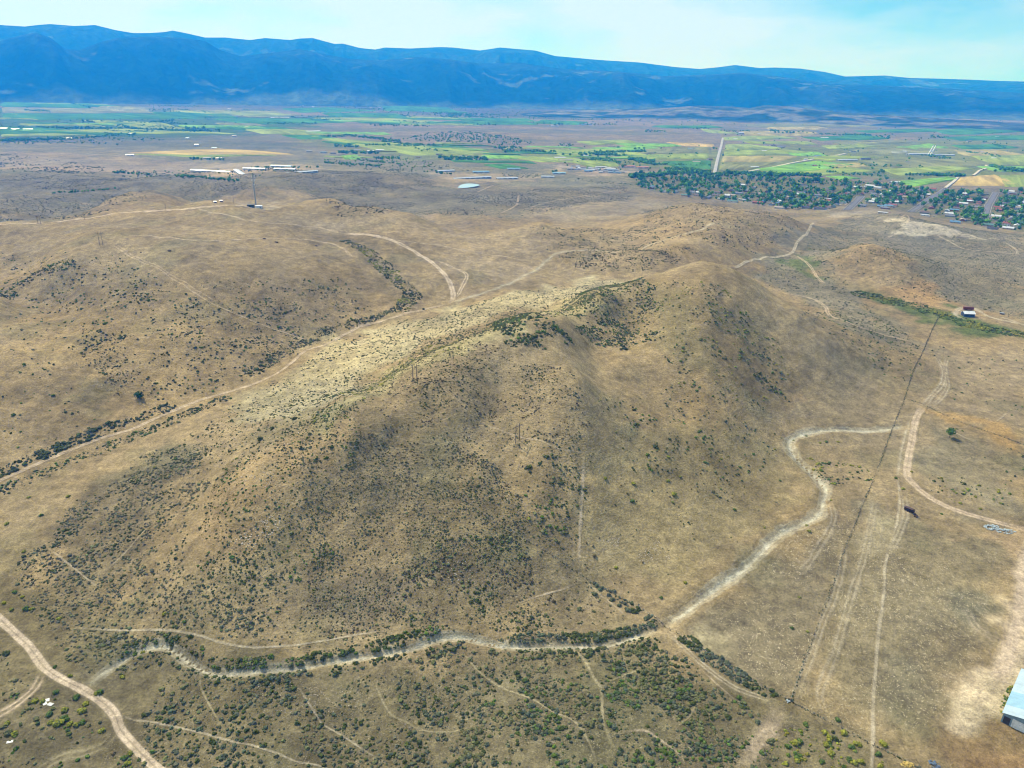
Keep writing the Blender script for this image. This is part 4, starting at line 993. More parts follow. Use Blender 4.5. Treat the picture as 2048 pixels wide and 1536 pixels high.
# ------------------------------------------------------------------ trees
BARK, bt_, bb_ = mat('bark', (.11, .085, .06), .95, .05)
lk(bt_, tint(bt_, nd(bt_, 'ShaderNodeRGB').outputs[0], remap(bt_, scaled_noise(bt_, 6, 4), .3, .7, .7, 1.3)), bb_.inputs['Base Color'])
bt_.nodes['RGB'].outputs[0].default_value = (.11, .085, .06, 1)
TREEC = [(.056, .155, .016), (.072, .185, .020), (.105, .245, .022), (.046, .125, .022), (.21, .30, .025), (.078, .185, .026)]
def tube(pts, r0, r1, k=6):
    pts = np.asarray(pts, float); V = []; F = []
    for i, p in enumerate(pts):
        r = r0 + (r1 - r0) * i / (len(pts) - 1)
        a = np.arange(k) * 2 * math.pi / k
        V.append(np.stack([p[0] + r * np.cos(a), p[1] + r * np.sin(a), np.full(k, p[2])], -1))
    for i in range(len(pts) - 1):
        for j in range(k):
            F.append((i * k + j, i * k + (j + 1) % k, (i + 1) * k + (j + 1) % k, (i + 1) * k + j))
    return np.concatenate(V), np.array(F)
def trunk_mesh(seed, h=.42):
    r_ = np.random.default_rng(seed)
    V, F = tube([(0, 0, -.03), (.01, 0, h * .5), (.02, .01, h), (.03, .02, h + .25)], .042, .018)
    for k in range(4):
        a = r_.uniform(0, 6.28); z = h * r_.uniform(.6, 1)
        v, f = tube([(0.01, 0, z), (.12 * math.cos(a), .12 * math.sin(a), z + .12), (.25 * math.cos(a), .25 * math.sin(a), z + .3)], .02, .008, 5)
        F = np.concatenate([F, f + len(V)]); V = np.concatenate([V, v])
    return mesh_np('trunk_shape', V, F, BARK, link=False)
def crown_mesh(seed, col, tall=1.0, blobs=13, sprays=90, base=.34):
    r_ = np.random.default_rng(seed)
    V, F, Cc = [], [], []; n0 = 0
    cz = base + (1 - base) * .5; hz = (1 - base) * .5
    for k in range(blobs):
        q = r_.normal(size=3); q /= np.linalg.norm(q); q *= r_.uniform(.15, .72) if k else 0
        s_ = r_.uniform(.16, .27) if k else .3
        t_ = CAP_LO if k % 2 else cap(0, -2)
        v = t_[0] * r_.uniform(.7, 1.25, (len(t_[0]), 1)) * s_ * np.array([1, 1, .85 * tall])
        v = v + np.array([q[0] * .46, q[1] * .46, cz + q[2] * hz])
        V.append(v); F.append(t_[1] + n0); n0 += len(v)
        Cc.append(np.array(col) * r_.uniform(.65, 1.35) * r_.uniform(.8, 1.2, (len(v), 1)))
    for k in range(sprays):
        q = r_.normal(size=3); q /= np.linalg.norm(q); q *= r_.uniform(.75, 1.06)
        p = np.array([q[0] * .55, q[1] * .55, cz + q[2] * hz * 1.05])
        t1 = r_.normal(size=3) * .055; t2 = r_.normal(size=3) * .06
        V.append(np.stack([p - t1, p + t1, p + t2 * 1.5])); F.append(np.array([[0, 1, 2]]) + n0); n0 += 3
        Cc.append(np.repeat((np.array(col) * r_.uniform(.7, 1.6))[None], 3, 0))
    return mesh_np('crown_shape', np.concatenate(V), np.concatenate(F), M_LEAF, np.concatenate(Cc), smooth=False, link=False)
TRUNKS = [trunk_mesh(40 + i) for i in range(3)]
CROWNS = [[crown_mesh(60 + 10 * c + i, TREEC[c], base=.22) for i in range(3)] for c in range(len(TREEC))]
def put_tree(x, y, h, w, c, i, label, group, name='tree', trunk=None, crown=None):
    r = bpy.data.objects.new(name, None); COL.objects.link(r)
    r.location = (x, y, float(H(np.array([x]), np.array([y]))[0])); r.rotation_euler = (0, 0, random.uniform(0, 6.28))
    r.scale = (w, w, h)
    set_tag(r, label, 'tree', group)
    for nm, me in (('trunk', trunk or TRUNKS[i % 3]), ('crown', crown or CROWNS[c][i % 3])):
        o = bpy.data.objects.new(nm, me); COL.objects.link(o); o.parent = r
    return r
def place(u, v):
    return hit(np.array([u], float), np.array([v], float))[0]
x, y, z = place(279, 797)
put_tree(x, y, 5.6, 6.2, 1, 0, 'round dark green lone tree on the slope above the valley road', None, crown=crown_mesh(501, (.035, .08, .022), blobs=20, sprays=160, base=.06))
x, y, z = place(1899, 875)
put_tree(x, y, 7.4, 5.6, 2, 1, 'small bright green lone tree with bare trunk on the grassy flat', None, crown=crown_mesh(502, (.065, .13, .03), blobs=14, sprays=150, base=.34))

# ------------------------------------------------------------------ built things
class MB:
    """collects boxes, prisms and tubes, then links them as one mesh object"""
    def __init__(s): s.v = []; s.f = []
    def add(s, v, f):
        n0 = len(s.v); s.v += [tuple(map(float, p)) for p in v]; s.f += [tuple(int(i) + n0 for i in q) for q in f]; return s
    def box(s, x0, x1, y0, y1, z0, z1):
        v = [(x, y, z) for z in (z0, z1) for y in (y0, y1) for x in (x0, x1)]
        return s.add(v, [(0, 2, 3, 1), (4, 5, 7, 6), (0, 1, 5, 4), (2, 6, 7, 3), (0, 4, 6, 2), (1, 3, 7, 5)])
    def tube(s, pts, r0, r1=None, k=8):
        v, f = tube(pts, r0, r0 if r1 is None else r1, k)
        s.add(v, f); n0 = len(s.v)
        s.f += [tuple(range(n0 - k, n0)), tuple(range(n0 - len(v) + k - 1, n0 - len(v) - 1, -1))]
        return s
    def wheel(s, x, y, z, r, w, k=14):
        a = np.arange(k) * 2 * math.pi / k
        v = [(x + r * math.cos(t), y - w / 2, z + r * math.sin(t)) for t in a] + [(x + r * math.cos(t), y + w / 2, z + r * math.sin(t)) for t in a]
        f = [(i, (i + 1) % k, k + (i + 1) % k, k + i) for i in range(k)] + [tuple(range(k - 1, -1, -1)), tuple(range(k, 2 * k))]
        return s.add(v, f)
    def bar(s, a, b_, r, k=6):
        a = np.array(a, float); b_ = np.array(b_, float); d = b_ - a; d /= np.linalg.norm(d)
        u = np.cross(d, (0, 0, 1) if abs(d[2]) < .9 else (1, 0, 0)); u /= np.linalg.norm(u); w = np.cross(d, u)
        t = np.arange(k) * 2 * math.pi / k
        ring = [u * math.cos(q) * r + w * math.sin(q) * r for q in t]
        v = [a + q for q in ring] + [b_ + q for q in ring]
        return s.add(v, [(i, (i + 1) % k, k + (i + 1) % k, k + i) for i in range(k)] + [tuple(range(k - 1, -1, -1)), tuple(range(k, 2 * k))])
    def mesh(s, name, material):
        me = bpy.data.meshes.new(name); me.from_pydata(s.v, [], s.f); me.update(); me.materials.append(material); return me
    def build(s, name, material, parent=None):
        return link(name, s.mesh(name, material), parent)
def link(name, me, parent=None):
    o = bpy.data.objects.new(name, me); COL.objects.link(o)
    if parent: o.parent = parent
    return o
def thing(name, x, y, rz, label, cat, group=None, z=None):
    o = bpy.data.objects.new(name, None); COL.objects.link(o)
    o.location = (x, y, float(H(np.array([x]), np.array([y]))[0]) if z is None else z); o.rotation_euler = (0, 0, rz)
    return set_tag(o, label, cat, group)
MC = {}
def paint(name, col, rough=.7, metal=0., wear=.25, scale=1.2):
    if name in MC: return MC[name]
    m, t, b_ = mat(name, col, rough, .3, metal)
    g = nd(t, 'ShaderNodeTexCoord'); c = nd(t, 'ShaderNodeRGB'); c.outputs[0].default_value = (*col, 1)
    lk(t, tint(t, c.outputs[0], remap(t, scaled_noise(t, scale, 5, .65, g.outputs['Object']), .3, .7, 1 - wear, 1 + wear)), b_.inputs['Base Color'])
    MC[name] = m
    return m
def metal_roof(name, col, rib=.9):
    """sheet metal with pressed ribs"""
    if name in MC: return MC[name]
    m, t, b_ = mat(name, col, .42, .4, .15)
    g = nd(t, 'ShaderNodeTexCoord'); c = nd(t, 'ShaderNodeRGB'); c.outputs[0].default_value = (*col, 1)
    lk(t, tint(t, c.outputs[0], remap(t, scaled_noise(t, .25, 4, .6, g.outputs['Object']), .3, .7, .86, 1.1)), b_.inputs['Base Color'])
    MC[name] = m
    return m
WOOD = paint('weathered_wood', (.13, .10, .075), .95, wear=.35, scale=5)
DARKM = paint('dark_steel', (.05, .052, .055), .6, .3)
GREYM = paint('grey_steel', (.28, .30, .31), .5, .4)
GLASS = paint('window_glass', (.03, .045, .06), .12, 0, .1)
TYRE = paint('tyre_rubber', (.025, .025, .025), .9)

def gable(L_, W_, h, rh, ov=.5, th=.22):
    """walls as a gabled prism, and the two roof slopes, length along x"""
    a, c = L_ / 2, W_ / 2
    w = MB().add([(x, y, z) for x in (-a, a) for y, z in ((-c, -1.2), (c, -1.2), (c, h), (0, h + rh), (-c, h))],
                 [(4, 3, 2, 1, 0), (5, 6, 7, 8, 9), (0, 1, 6, 5), (1, 2, 7, 6), (2, 3, 8, 7), (3, 4, 9, 8), (4, 0, 5, 9)])
    r = MB()
    sl = rh / c
    for sg in (-1, 1):
        p = [(x, sg * y, z) for x in (-a - ov, a + ov) for y, z in ((0, h + rh + .06), (c + ov, h - ov * sl + .06), (c + ov, h - ov * sl + .06 + th), (0, h + rh + .06 + th))]
        f = [(0, 1, 2, 3), (7, 6, 5, 4), (0, 4, 5, 1), (1, 5, 6, 2), (2, 6, 7, 3), (3, 7, 4, 0)]
        r.add(p, f if sg < 0 else [q[::-1] for q in f])
    return w, r
ROOFC = {'grey': (.16, .165, .17), 'brown': (.13, .095, .07), 'white': (.48, .50, .52), 'green': (.08, .16, .13), 'red': (.24, .085, .06), 'blue': (.10, .20, .30), 'tan': (.30, .25, .19), 'dark': (.05, .05, .055)}
WALLC = {'white': (.62, .61, .58), 'cream': (.52, .46, .36), 'brick': (.24, .12, .085), 'grey': (.33, .34, .34), 'blue-grey': (.24, .29, .33), 'tan': (.42, .34, .25)}
SHAPES = {}
def house_shapes(kind):
    if kind in SHAPES: return SHAPES[kind]
    L_, W_, h, rh = {'ranch': (19, 10, 2.9, 2.3), 'cottage': (13, 9.5, 3.0, 2.8), 'two_storey': (13, 10, 5.6, 2.8), 'long': (24, 11, 3.0, 2.2), 'trailer': (17, 5, 2.7, .7)}[kind]
    w, r = gable(L_, W_, h, rh)
    win = MB().box(-.8, .8, -.06, .06, -.6, .6); door = MB().box(-.55, .55, -.06, .06, 0, 2.1)
    fr = MB()
    for x0, x1, z0, z1 in ((-.92, .92, .62, .74), (-.92, .92, -.74, -.62), (-.92, -.82, -.62, .62), (.82, .92, -.62, .62)): fr.box(x0, x1, -.09, .09, z0, z1)
    ch = MB().box(-.5, .5, -.4, .4, -1.6, 1.1)
    SHAPES[kind] = (L_, W_, h, rh, w.mesh('wall_shape', None), r.mesh('roof_shape', None), win.mesh('window_shape', GLASS), door.mesh('door_shape', paint('door_brown', (.10, .06, .04))), fr.mesh('frame_shape', paint('white_frame', (.7, .7, .68))), ch.mesh('chimney_shape', paint('chimney_brick', (.22, .12, .09))))
    return SHAPES[kind]
def coloured(me, material):
    k = (me.name, material.name)
    if k not in SHAPES:
        c = me.copy(); c.materials.clear(); c.materials.append(material); SHAPES[k] = c
    return SHAPES[k]
def house(x, y, rz, kind, roof, wall, label, group='houses in the town', fine=True):
    L_, W_, h, rh, w, r, win, door, fr, ch = house_shapes(kind)
    t = thing('house', x, y, rz, label, 'house', group)
    link('wall', coloured(w, paint('wall_' + wall.replace('-', '_'), WALLC[wall], .85, 0, .12)), t)
    ro = link('roof', coloured(r, paint('roof_' + roof, ROOFC[roof], .75, 0, .18)), t)
    if fine:
        if kind != 'trailer':
            c = link('chimney', ch, ro); c.location = (L_ * .22, W_ * .12, h + rh)
        for sg in (-1, 1):
            for q in (-.33, .05, .36):
                levels = (1.6,) if h < 4 else (1.5, 4.2)
                for zz in levels:
                    o = link('window', win, t); o.location = (q * L_, sg * W_ / 2, zz)
                    if fine == 2:
                        link('frame', fr, o)
        o = link('door', door, t); o.location = (-.14 * L_, -W_ / 2, 0)
    return t
def barn(p0, p1, W_, h, rh, roof, wall, label, group=None, name='barn', vents=0, doors=1):
    """a long gabled shed between two ground points"""
    p0 = np.array(p0); p1 = np.array(p1); d = p1 - p0; L_ = float(np.hypot(*d))
    c = (p0 + p1) / 2
    t = thing(name, c[0], c[1], math.atan2(d[1], d[0]), label, 'barn', group)
    w, r = gable(L_, W_, h, rh, .6)
    w.build('wall', wall, t)
    ro = r.build('roof', roof, t)
    for sg in (-1, 1):
        if doors: MB().box(sg * L_ / 2 - .07, sg * L_ / 2 + .07, -W_ * .18, W_ * .18, -.3, h * .8).build('door', DARKM, t)
    n_v = max(2, int(L_ / 16))
    for i in range(n_v):
        x = -L_ / 2 + (i + .5) * L_ / n_v
        if vents: MB().box(x - .8, x + .8, -.5, .5, h + rh + .15, h + rh + 1.15).build('roof_vent', GREYM, ro)
        for sg in (-1, 1):
            MB().box(x - L_ / n_v * .32, x + L_ / n_v * .32, sg * W_ / 2 - .05, sg * W_ / 2 + .05, h * .35, h * .72).build('window', GLASS if not vents else DARKM, t)
    return t
def g2(u, v): return place(u, v)[:2]

# -- long poultry sheds in the middle distance
WR = metal_roof('white_metal_roof', (.46, .49, .52)); BR_ = metal_roof('blue_metal_roof', (.22, .40, .50)); SW_ = paint('shed_wall', (.42, .46, .50), .8)
SHEDS = [(383,461,344,13,'long white-roofed shed farthest from the town, beside the road fork',WR),(487,531,339,14,'grey-roofed shed just beyond the mast top',WR),(543,583,334,14,'blue-roofed shed at the back of the stacked sheds',BR_),(549,591,340,14,'white-roofed shed between two sheds beyond the brown slope',WR),(572,634,345,13,'long pale-roofed shed half sunk behind the brown slope',WR),(473,494,349,16,'small white shed just before the row of long sheds',WR),
 (875,908,343,13,'pale shed set back alone above the pond',WR),(945,978,345,13,'shorter pale shed above the pair of long sheds',BR_),(906,981,357,13,'longest pale shed directly above the pond',WR),(993,1035,358,13,'pale shed next to the longest one above the pond',WR),(1014,1040,339,15,'blue-roofed shed by the dark green field',BR_),(1082,1108,355,14,'small white shed nearest the feed yard',WR),(1105,1131,348,14,'teal-roofed shed beside the feed yard',BR_),
 (1674,1713,321,20,'long pale shed beside the country road across the fields',WR),(1782,1812,306,26,'pale sheds of the farm plant with white chutes',WR),(1815,1866,309,26,'longest white hall of the farm plant with chutes',WR),(1868,1906,311,26,'grey hall at the end of the farm plant',WR),(1240,1268,334,30,'orange-roofed school block nearest the feed yard',paint('orange_roof',(.36,.15,.085))),(1272,1296,336,30,'orange-roofed school block nearest the trees',paint('orange_roof',(.36,.15,.085))),(1780,1800,366,20,'white farm building beside the round trees',WR)]
for (u0, u1, v, w_, lab, rf) in SHEDS:
    barn(g2(u0, v), g2(u1, v), w_ * .8, 3.3, 1.7, rf, SW_, lab, 'long sheds in the valley', 'long_shed', vents=1)
FARM = [(919,933,316,'white gabled barn at the edge of the green meadow','white',16,5.5,5),(252,268,312,'white barn at the tip of the yellow field','white',16,5,4),(407,422,317,'dark farm shed below the yellow field','dark',12,4,3),(432,444,318,'brown farm shed below the yellow field','brown',12,4,3),(660,672,308,'dark barn beside the single round tree','dark',14,4,3),(640,654,306,'blue-roofed barn among the farm buildings','blue',14,4,3),(612,624,303,'long farm shed left alone on the grey flat','grey',14,4,3),(708,722,301,'grey farm shed by the scrap yard','grey',14,4,3),(735,748,303,'white-walled farm shed at the scrap yard','white',14,4,3),(752,768,301,'pale farm shed behind the scrap yard','white',14,4,3),(832,842,315,'low dark shed on the grey flat','dark',14,4,3),(872,886,310,'dark-roofed barn among trees by the meadow','dark',14,4,3),(1215,1240,296,'dark long barn beyond the meadow trees','dark',18,5,4),
 (0,16,258,'white farm shed at the meadow edge','white',26,5,4),(24,40,259,'blue-roofed farm shed at the meadow edge','blue',26,5,4),(46,66,260,'pale farm shed at the meadow edge','white',26,5,4),(224,248,222,'far white barn on the dark green pasture','white',40,7,5),(291,302,195,'far white hall at the mountain foot','white',50,8,6),(540,556,236,'far white barn on the mauve flat','white',40,6,5),(560,578,236,'far pale barn on the mauve flat','white',40,6,5),(590,616,235,'far dark barn on the mauve flat','dark',40,6,5),(612,640,264,'far pale barn on the bare rise','white',36,6,5),(1100,1116,252,'far pale barn below the dark foothill','white',36,6,5),(1160,1182,250,'far blue barn below the dark foothill','blue',36,6,5),(1630,1641,314,'blue-roofed barn beside the country road','blue',24,6,4),(1553,1568,295,'grey farm building in the weedy plot','grey',22,5,4),(1540,1550,292,'brown farm building in the weedy plot','brown',22,5,4),(1640,1655,277,'pale barn in the far green fields','white',30,6,4),(1476,1486,267,'white barn by the highway crest','white',26,6,5),(1466,1474,279,'white house by the highway crest','white',20,5,4),(1720,1740,319,'dark shed beside the long pale shed','dark',20,5,4),(1500,1516,335,'low pale shed in the straw field','white',18,4,3),(1626,1632,333,'small red barn among fields','red',16,5,4),(1415,1424,320,'brown shed at the highway','brown',20,5,4),(1385,1400,325,'pale farm yard shed near the highway','tan',18,4,3),(1375,1384,299,'blue shed near the highway','blue',18,4,3),(1165,1176,313,'long barn with pale roof above the feed yard','white',24,5,4),(1108,1130,317,'pale barn above the feed yard','white',24,5,4),(1118,1145,322,'tan barn above the feed yard','tan',20,5,4),(1168,1177,322,'brown house on the meadow','brown',14,4,3)]
for (u0, u1, v, lab, rf, w_, h_, rh_) in FARM:
    barn(g2(u0, v), g2(u1, v), w_ * .7, h_ * .75, rh_ * .6, metal_roof('sheet_' + rf, ROOFC[rf]), paint('barn_wall_' + ('red' if rf == 'red' else 'grey'), (.3, .07, .05) if rf == 'red' else (.36, .36, .35)), lab, 'farm buildings across the valley', 'farm_building', 0, 0)
# far village and scattered farmhouses
vr_ = np.random.default_rng(44)
for k in range(64):
    if k < 36: u, v, w_ = vr_.uniform(600, 830), vr_.uniform(198, 216), 'in the far village below the mountains'
    elif k < 52: u, v, w_ = vr_.uniform(1460, 2040), vr_.uniform(262, 330), 'scattered among the eastern fields'
    else: u, v, w_ = vr_.uniform(20, 560), vr_.uniform(215, 300), 'scattered over the western pastures'
    x, y = g2(u, v); rf = ['white', 'white', 'grey', 'tan', 'blue', 'brown'][k % 6]; q = math.hypot(x, y) / 6000
    l_ = vr_.uniform(7, 13) * (.7 + .5 * q)
    barn((x - l_, y - l_ * .2), (x + l_, y + l_ * .2), l_ * 1.1, 4, 2, metal_roof('sheet_' + rf, ROOFC[rf]), SW_, 'small %s-roofed farmhouse %s' % (rf, w_), 'farmhouses ' + w_, 'farmhouse', 0, 0)
# feed yard: many low roofs and pens
r_ = np.random.default_rng(5)
for k in range(34):
    u, v = r_.uniform(1135, 1240), 0
    v = 333 + (u - 1135) * .075 + r_.uniform(-4, 8)
    x, y = g2(u, v)
    rf = r_.choice(['white', 'blue', 'grey', 'tan', 'brown'])
    a = math.radians(-8 + 90 * (k % 5 == 0)); l_ = r_.uniform(10, 24)
    barn((x - l_ * math.cos(a), y - l_ * math.sin(a)), (x + l_ * math.cos(a), y + l_ * math.sin(a)), r_.uniform(7, 12), 3, 1.2, metal_roof('sheet_' + rf, ROOFC[rf]), SW_, '%s-roofed low pen shed crowded into the feed yard' % rf, 'pen sheds of the feed yard', 'pen_shed', 0, 0)
for q, u in enumerate((1861, 1866)):
    x, y = g2(u, 310)
    t = thing('grain_chute', x, y, .3, ['white leaning grain chute nearer the highway', 'white leaning grain chute nearer the plant end'][q], 'grain chute', 'grain chutes of the plant')
    MB().bar((-14, 0, 0), (6, 0, 40), 2.6, 8).build('chute_tube', paint('white_paint', (.75, .75, .74)), t)
    MB().box(4, 9, -2.5, 2.5, 37, 42).build('chute_head', GREYM, t)
    MB().bar((2, -2, 0), (3, 0, 30), .6).bar((2, 2, 0), (3, 0, 30), .6).build('support_leg', GREYM, t)

# -- the town
TOWN = line(np.array([(1262,352),(1340,346),(1440,349),(1500,351),(1600,353),(1700,362),(1830,376),(1900,384),(2000,384),(2110,388),(2110,470),(2040,462),(1960,452),(1900,438),(1830,424),(1760,418),(1700,414),(1640,420),(1560,418),(1490,404),(1400,398),(1330,388),(1268,372)], float))
dB = SW[1][-1] - SW[1][0]; dB /= np.linalg.norm(dB); nB = np.array([dB[1], -dB[0]])
o0 = SW[1][0]
sA, sB, sC = [float(((s_.mean(0) - o0) @ nB)) for s_ in SW]
gap = (sC - sA) / 2
lines_t = [sA + gap * k for k in range(-5, 5)]
def townward(x, y): return in_poly(np.array([x]), np.array([y]), TOWN)[0]
def off_street(x, y, m):
    return all(seg_dist(np.array([x]), np.array([y]), s_)[0] > m for s_ in SW)
spots = []
for i, s0 in enumerate(lines_t):
    for side in (-1, 1):
        for depth in (24, 58):
            for q in np.arange(-140, 1500, 27.0):
                x, y = o0 + nB * (s0 + side * depth) + dB * (q + r_.uniform(-5, 5)) + r_.uniform(-4, 4, 2)
                if townward(x, y) and off_street(x, y, 17):
                    u, v = project(x, y, float(H(np.array([x]), np.array([y]))[0]))
                    if u < 2075: spots.append((x, y, u, v, i, depth))
r_.shuffle(spots)
spots = sorted(spots, key=lambda s_: -s_[3] + r_.uniform(0, 24))
near_word = ['nearest the hills', 'one row in', 'in mid town', 'deep in town', 'at the field edge']
street_word = ['by the short turnaround street', 'by the wide straight street', 'by the tree clump street', 'off the paved streets']
used_lab = {}
nh = 0
ang = math.atan2(dB[1], dB[0])
OWN = [(1613,417,'ranch','dark','grey','large dark-roofed house standing alone at the town edge, paired with another',0),(1640,419,'long','dark','blue-grey','large black-roofed house next to the dirt lot below the town',0),(1560,417,'long','tan','cream','long pale low house on the bare edge of the town',0),(1590,403,'two_storey','green','white','green-roofed house behind the two dark-roofed ones',0),(1662,404,'ranch','red','tan','red-roofed house by the short street',0),(1850,432,'trailer','white','white','white trailer home at the foot of the wide street',0),(1910,446,'ranch','blue','grey','blue-roofed house below the tall tree clump',0),(1905,400,'long','tan','brick','long tan-roofed church hall with lawn beside the wide street',0),(1940,404,'long','white','brick','white-roofed wing next to the church hall',0),(1765,427,'trailer','white','cream','long white trailer home above the white scar',0),(1785,412,'ranch','red','cream','red-roofed house between the streets near the scar',0),(1747,392,'two_storey','grey','white','tall grey-roofed house among the trees',0),(1465,404,'long','green','white','green-roofed house just over the rounded knob',0),(1395,392,'ranch','brown','tan','brown-roofed house at the edge of dark trees',0),(1330,385,'ranch','grey','white','grey-roofed white house by the yard of dark trees',0),(1985,459,'ranch','dark','grey','dark-roofed house at the end of the street past the tree clump',0),(1303,375,'cottage','blue','white','blue-roofed cottage at the tip of the town',0)]
taken = []
for (u, v, kd, rf, wl, lab, a) in OWN:
    x, y, z = place(u, v)
    house(x, y, ang + (math.pi / 2 if a == 0 else a), kd, rf, wl, lab, 'houses in the town', 2)
    taken.append((x, y))
for (x, y, u, v, i, depth) in spots:
    if nh >= 175: break
    if any((x - a) ** 2 + (y - b_) ** 2 < 26 ** 2 for a, b_ in taken) or r_.random() > .74: continue
    taken.append((x, y)); nh += 1
    kd = r_.choice(['ranch', 'ranch', 'cottage', 'two_storey', 'long', 'trailer'], p=[.3, .2, .2, .1, .1, .1])
    rf = r_.choice(list(ROOFC), p=[.22, .15, .28, .06, .08, .07, .12, .02]); wl = r_.choice(list(WALLC))
    dist_ = math.hypot(x, y)
    k = min(4, max(0, int((dist_ - 1560) / 190)))
    ds = [seg_dist(np.array([x]), np.array([y]), s_)[0] for s_ in SW]
    st_ = int(np.argmin(ds)) if min(ds) < 75 else 3
    lab = '%s-roofed %s %s %s, %s' % (rf, wl, {'ranch': 'house', 'cottage': 'cottage', 'two_storey': 'two-storey house', 'long': 'long house', 'trailer': 'trailer home'}[kd], near_word[k], street_word[st_])
    house(x, y, ang + (math.pi / 2 if r_.random() < .7 else 0) + r_.uniform(-.04, .04), kd, rf, wl, lab, 'houses in the town', 2 if v > 425 else (1 if v > 385 else 0))
# trees of the town
tx, ty = [], []
cand = []
x0, y0 = TOWN.min(0); x1, y1 = TOWN.max(0)
for _ in range(60000):
    x = r_.uniform(x0, x1); y = r_.uniform(y0, y1)
    if not townward(x, y): continue
    cand.append((x, y))
cx_, cy_ = np.array(cand).T
okc = np.ones(len(cx_), bool)
for s_ in SW: okc &= seg_dist(cx_, cy_, s_) > 13
cu, cv = project(cx_, cy_, H(cx_, cy_)); okc &= (cu > 1250) & (cu < 2070)
okc &= r_.random(len(cx_)) < np.clip(.16 + np.maximum(sstep(430, 396, cv) * .85, sstep(1780, 1900, cu) * 1.0) + (fbm(cx_, cy_, 110, 3, 91) - .5) * 3.0, .02, 1)
cx_, cy_ = cx_[okc], cy_[okc]
sel = []
hx = np.array(taken)
for i in range(len(cx_)):
    if len(sel) >= 1080: break
    if ((hx[:, 0] - cx_[i]) ** 2 + (hx[:, 1] - cy_[i]) ** 2).min() < 8.5 ** 2: continue
    if sel and ((cx_[sel] - cx_[i]) ** 2 + (cy_[sel] - cy_[i]) ** 2).min() < 4.2 ** 2: continue
    sel.append(i)
tx, ty = cx_[sel], cy_[sel]
th = r_.uniform(6.5, 11, len(tx)) * r_.choice([.7, 1, 1.1, 1.35, 1.6], len(tx))
CLUMP = [(1940,432,17),(1950,438,18),(1931,440,16),(1960,430,17),(1946,446,15),(1938,425,16),(1968,440,15),(1955,448,14),(1928,430,15),(1972,450,13),(1819,404,14),(1826,411,14),(1846,413,13),(1880,399,15),(1860,408,14),(1868,417,13),(1870,405,13),(1905,415,12),(1800,407,12),(1996,415,15),(2010,408,16),(2024,414,15),(2036,410,15),(2046,420,14),(2010,425,14),(2025,436,13),(2040,432,14),(2000,448,11),(2018,452,11),(2035,452,12),(2048,456,12),(1990,455,9)]
a = np.array(CLUMP, float); g = hit(a[:, 0], a[:, 1])
tx = np.concatenate([g[:, 0], tx]); ty = np.concatenate([g[:, 1], ty]); th = np.concatenate([a[:, 2], th])
dtx = np.hypot(tx, ty); od = np.argsort(-(th / dtx)); N_T = 232
tword = ['at the hillside edge of town', 'among the nearer houses', 'in mid town', 'deep in town', 'at the field edge of town']
for j, i in enumerate(od[:N_T]):
    c = int(r_.choice(6, p=[.27, .22, .16, .2, .04, .11]))
    k = min(4, max(0, int((dtx[i] - 1560) / 190)))
    ds = [seg_dist(np.array([tx[i]]), np.array([ty[i]]), s_)[0] for s_ in SW]
    st_ = int(np.argmin(ds)) if min(ds) < 60 else 3
    nm = ['dark green leafy tree', 'green leafy tree', 'bright green leafy tree', 'deep bluish green tree', 'yellow-green poplar', 'mid-green leafy tree'][c]
    put_tree(tx[i], ty[i], th[i], th[i] * r_.uniform(.75, 1.1) * (.6 if c == 4 else 1), c, j, '%s %s, %s' % (('tall ' if th[i] > 14.5 else 'low ' if th[i] < 11 else '') + nm, tword[k], street_word[st_]), 'trees in the town')
def tree_cloud(name, x, y, h, label, seed, wide=.42):
    r2 = np.random.default_rng(seed)
    # each tree a stack of ragged leafy mounds
    X, Y, Z, RR = [], [], [], []
    for k in range(4):
        X.append(x + r2.normal(size=len(x)) * h * .17 * (k > 0)); Y.append(y + r2.normal(size=len(x)) * h * .17 * (k > 0))
        Z.append(H(x, y) + h * (.30, .42, .5, .62)[k] * r2.uniform(.85, 1.1, len(x))); RR.append(h * wide * (.85, .75, .66, .5)[k] * r2.uniform(.8, 1.15, len(x)))
    X, Y, Z, RR = map(np.concatenate, (X, Y, Z, RR))
    tv, tf = cap(0, -2)
    m = len(X); jit = r2.uniform(.65, 1.25, (m, len(tv)))
    v = np.stack([X[:, None] + tv[None, :, 0] * jit * RR[:, None], Y[:, None] + tv[None, :, 1] * jit * RR[:, None], Z[:, None] + tv[None, :, 2] * jit * RR[:, None] * .85], -1)
    c = np.array(TREEC)[r2.integers(0, 4, m)] * r2.uniform(.7, 1.3, (m, 1))
    c = np.repeat(c[:, None], len(tv), 1) * r2.uniform(.8, 1.2, (m, len(tv), 1))
    o = mesh_np(name, v.reshape(-1, 3), (tf[None] + (np.arange(m) * len(tv))[:, None, None]).reshape(-1, 3), M_LEAF, c.reshape(-1, 3), smooth=False)
    return set_tag(o, label, None, None, 'stuff')
tree_cloud('treetops', tx[od[N_T:]], ty[od[N_T:]], th[od[N_T:]], 'smaller treetops filling the gaps between the town houses', 11)
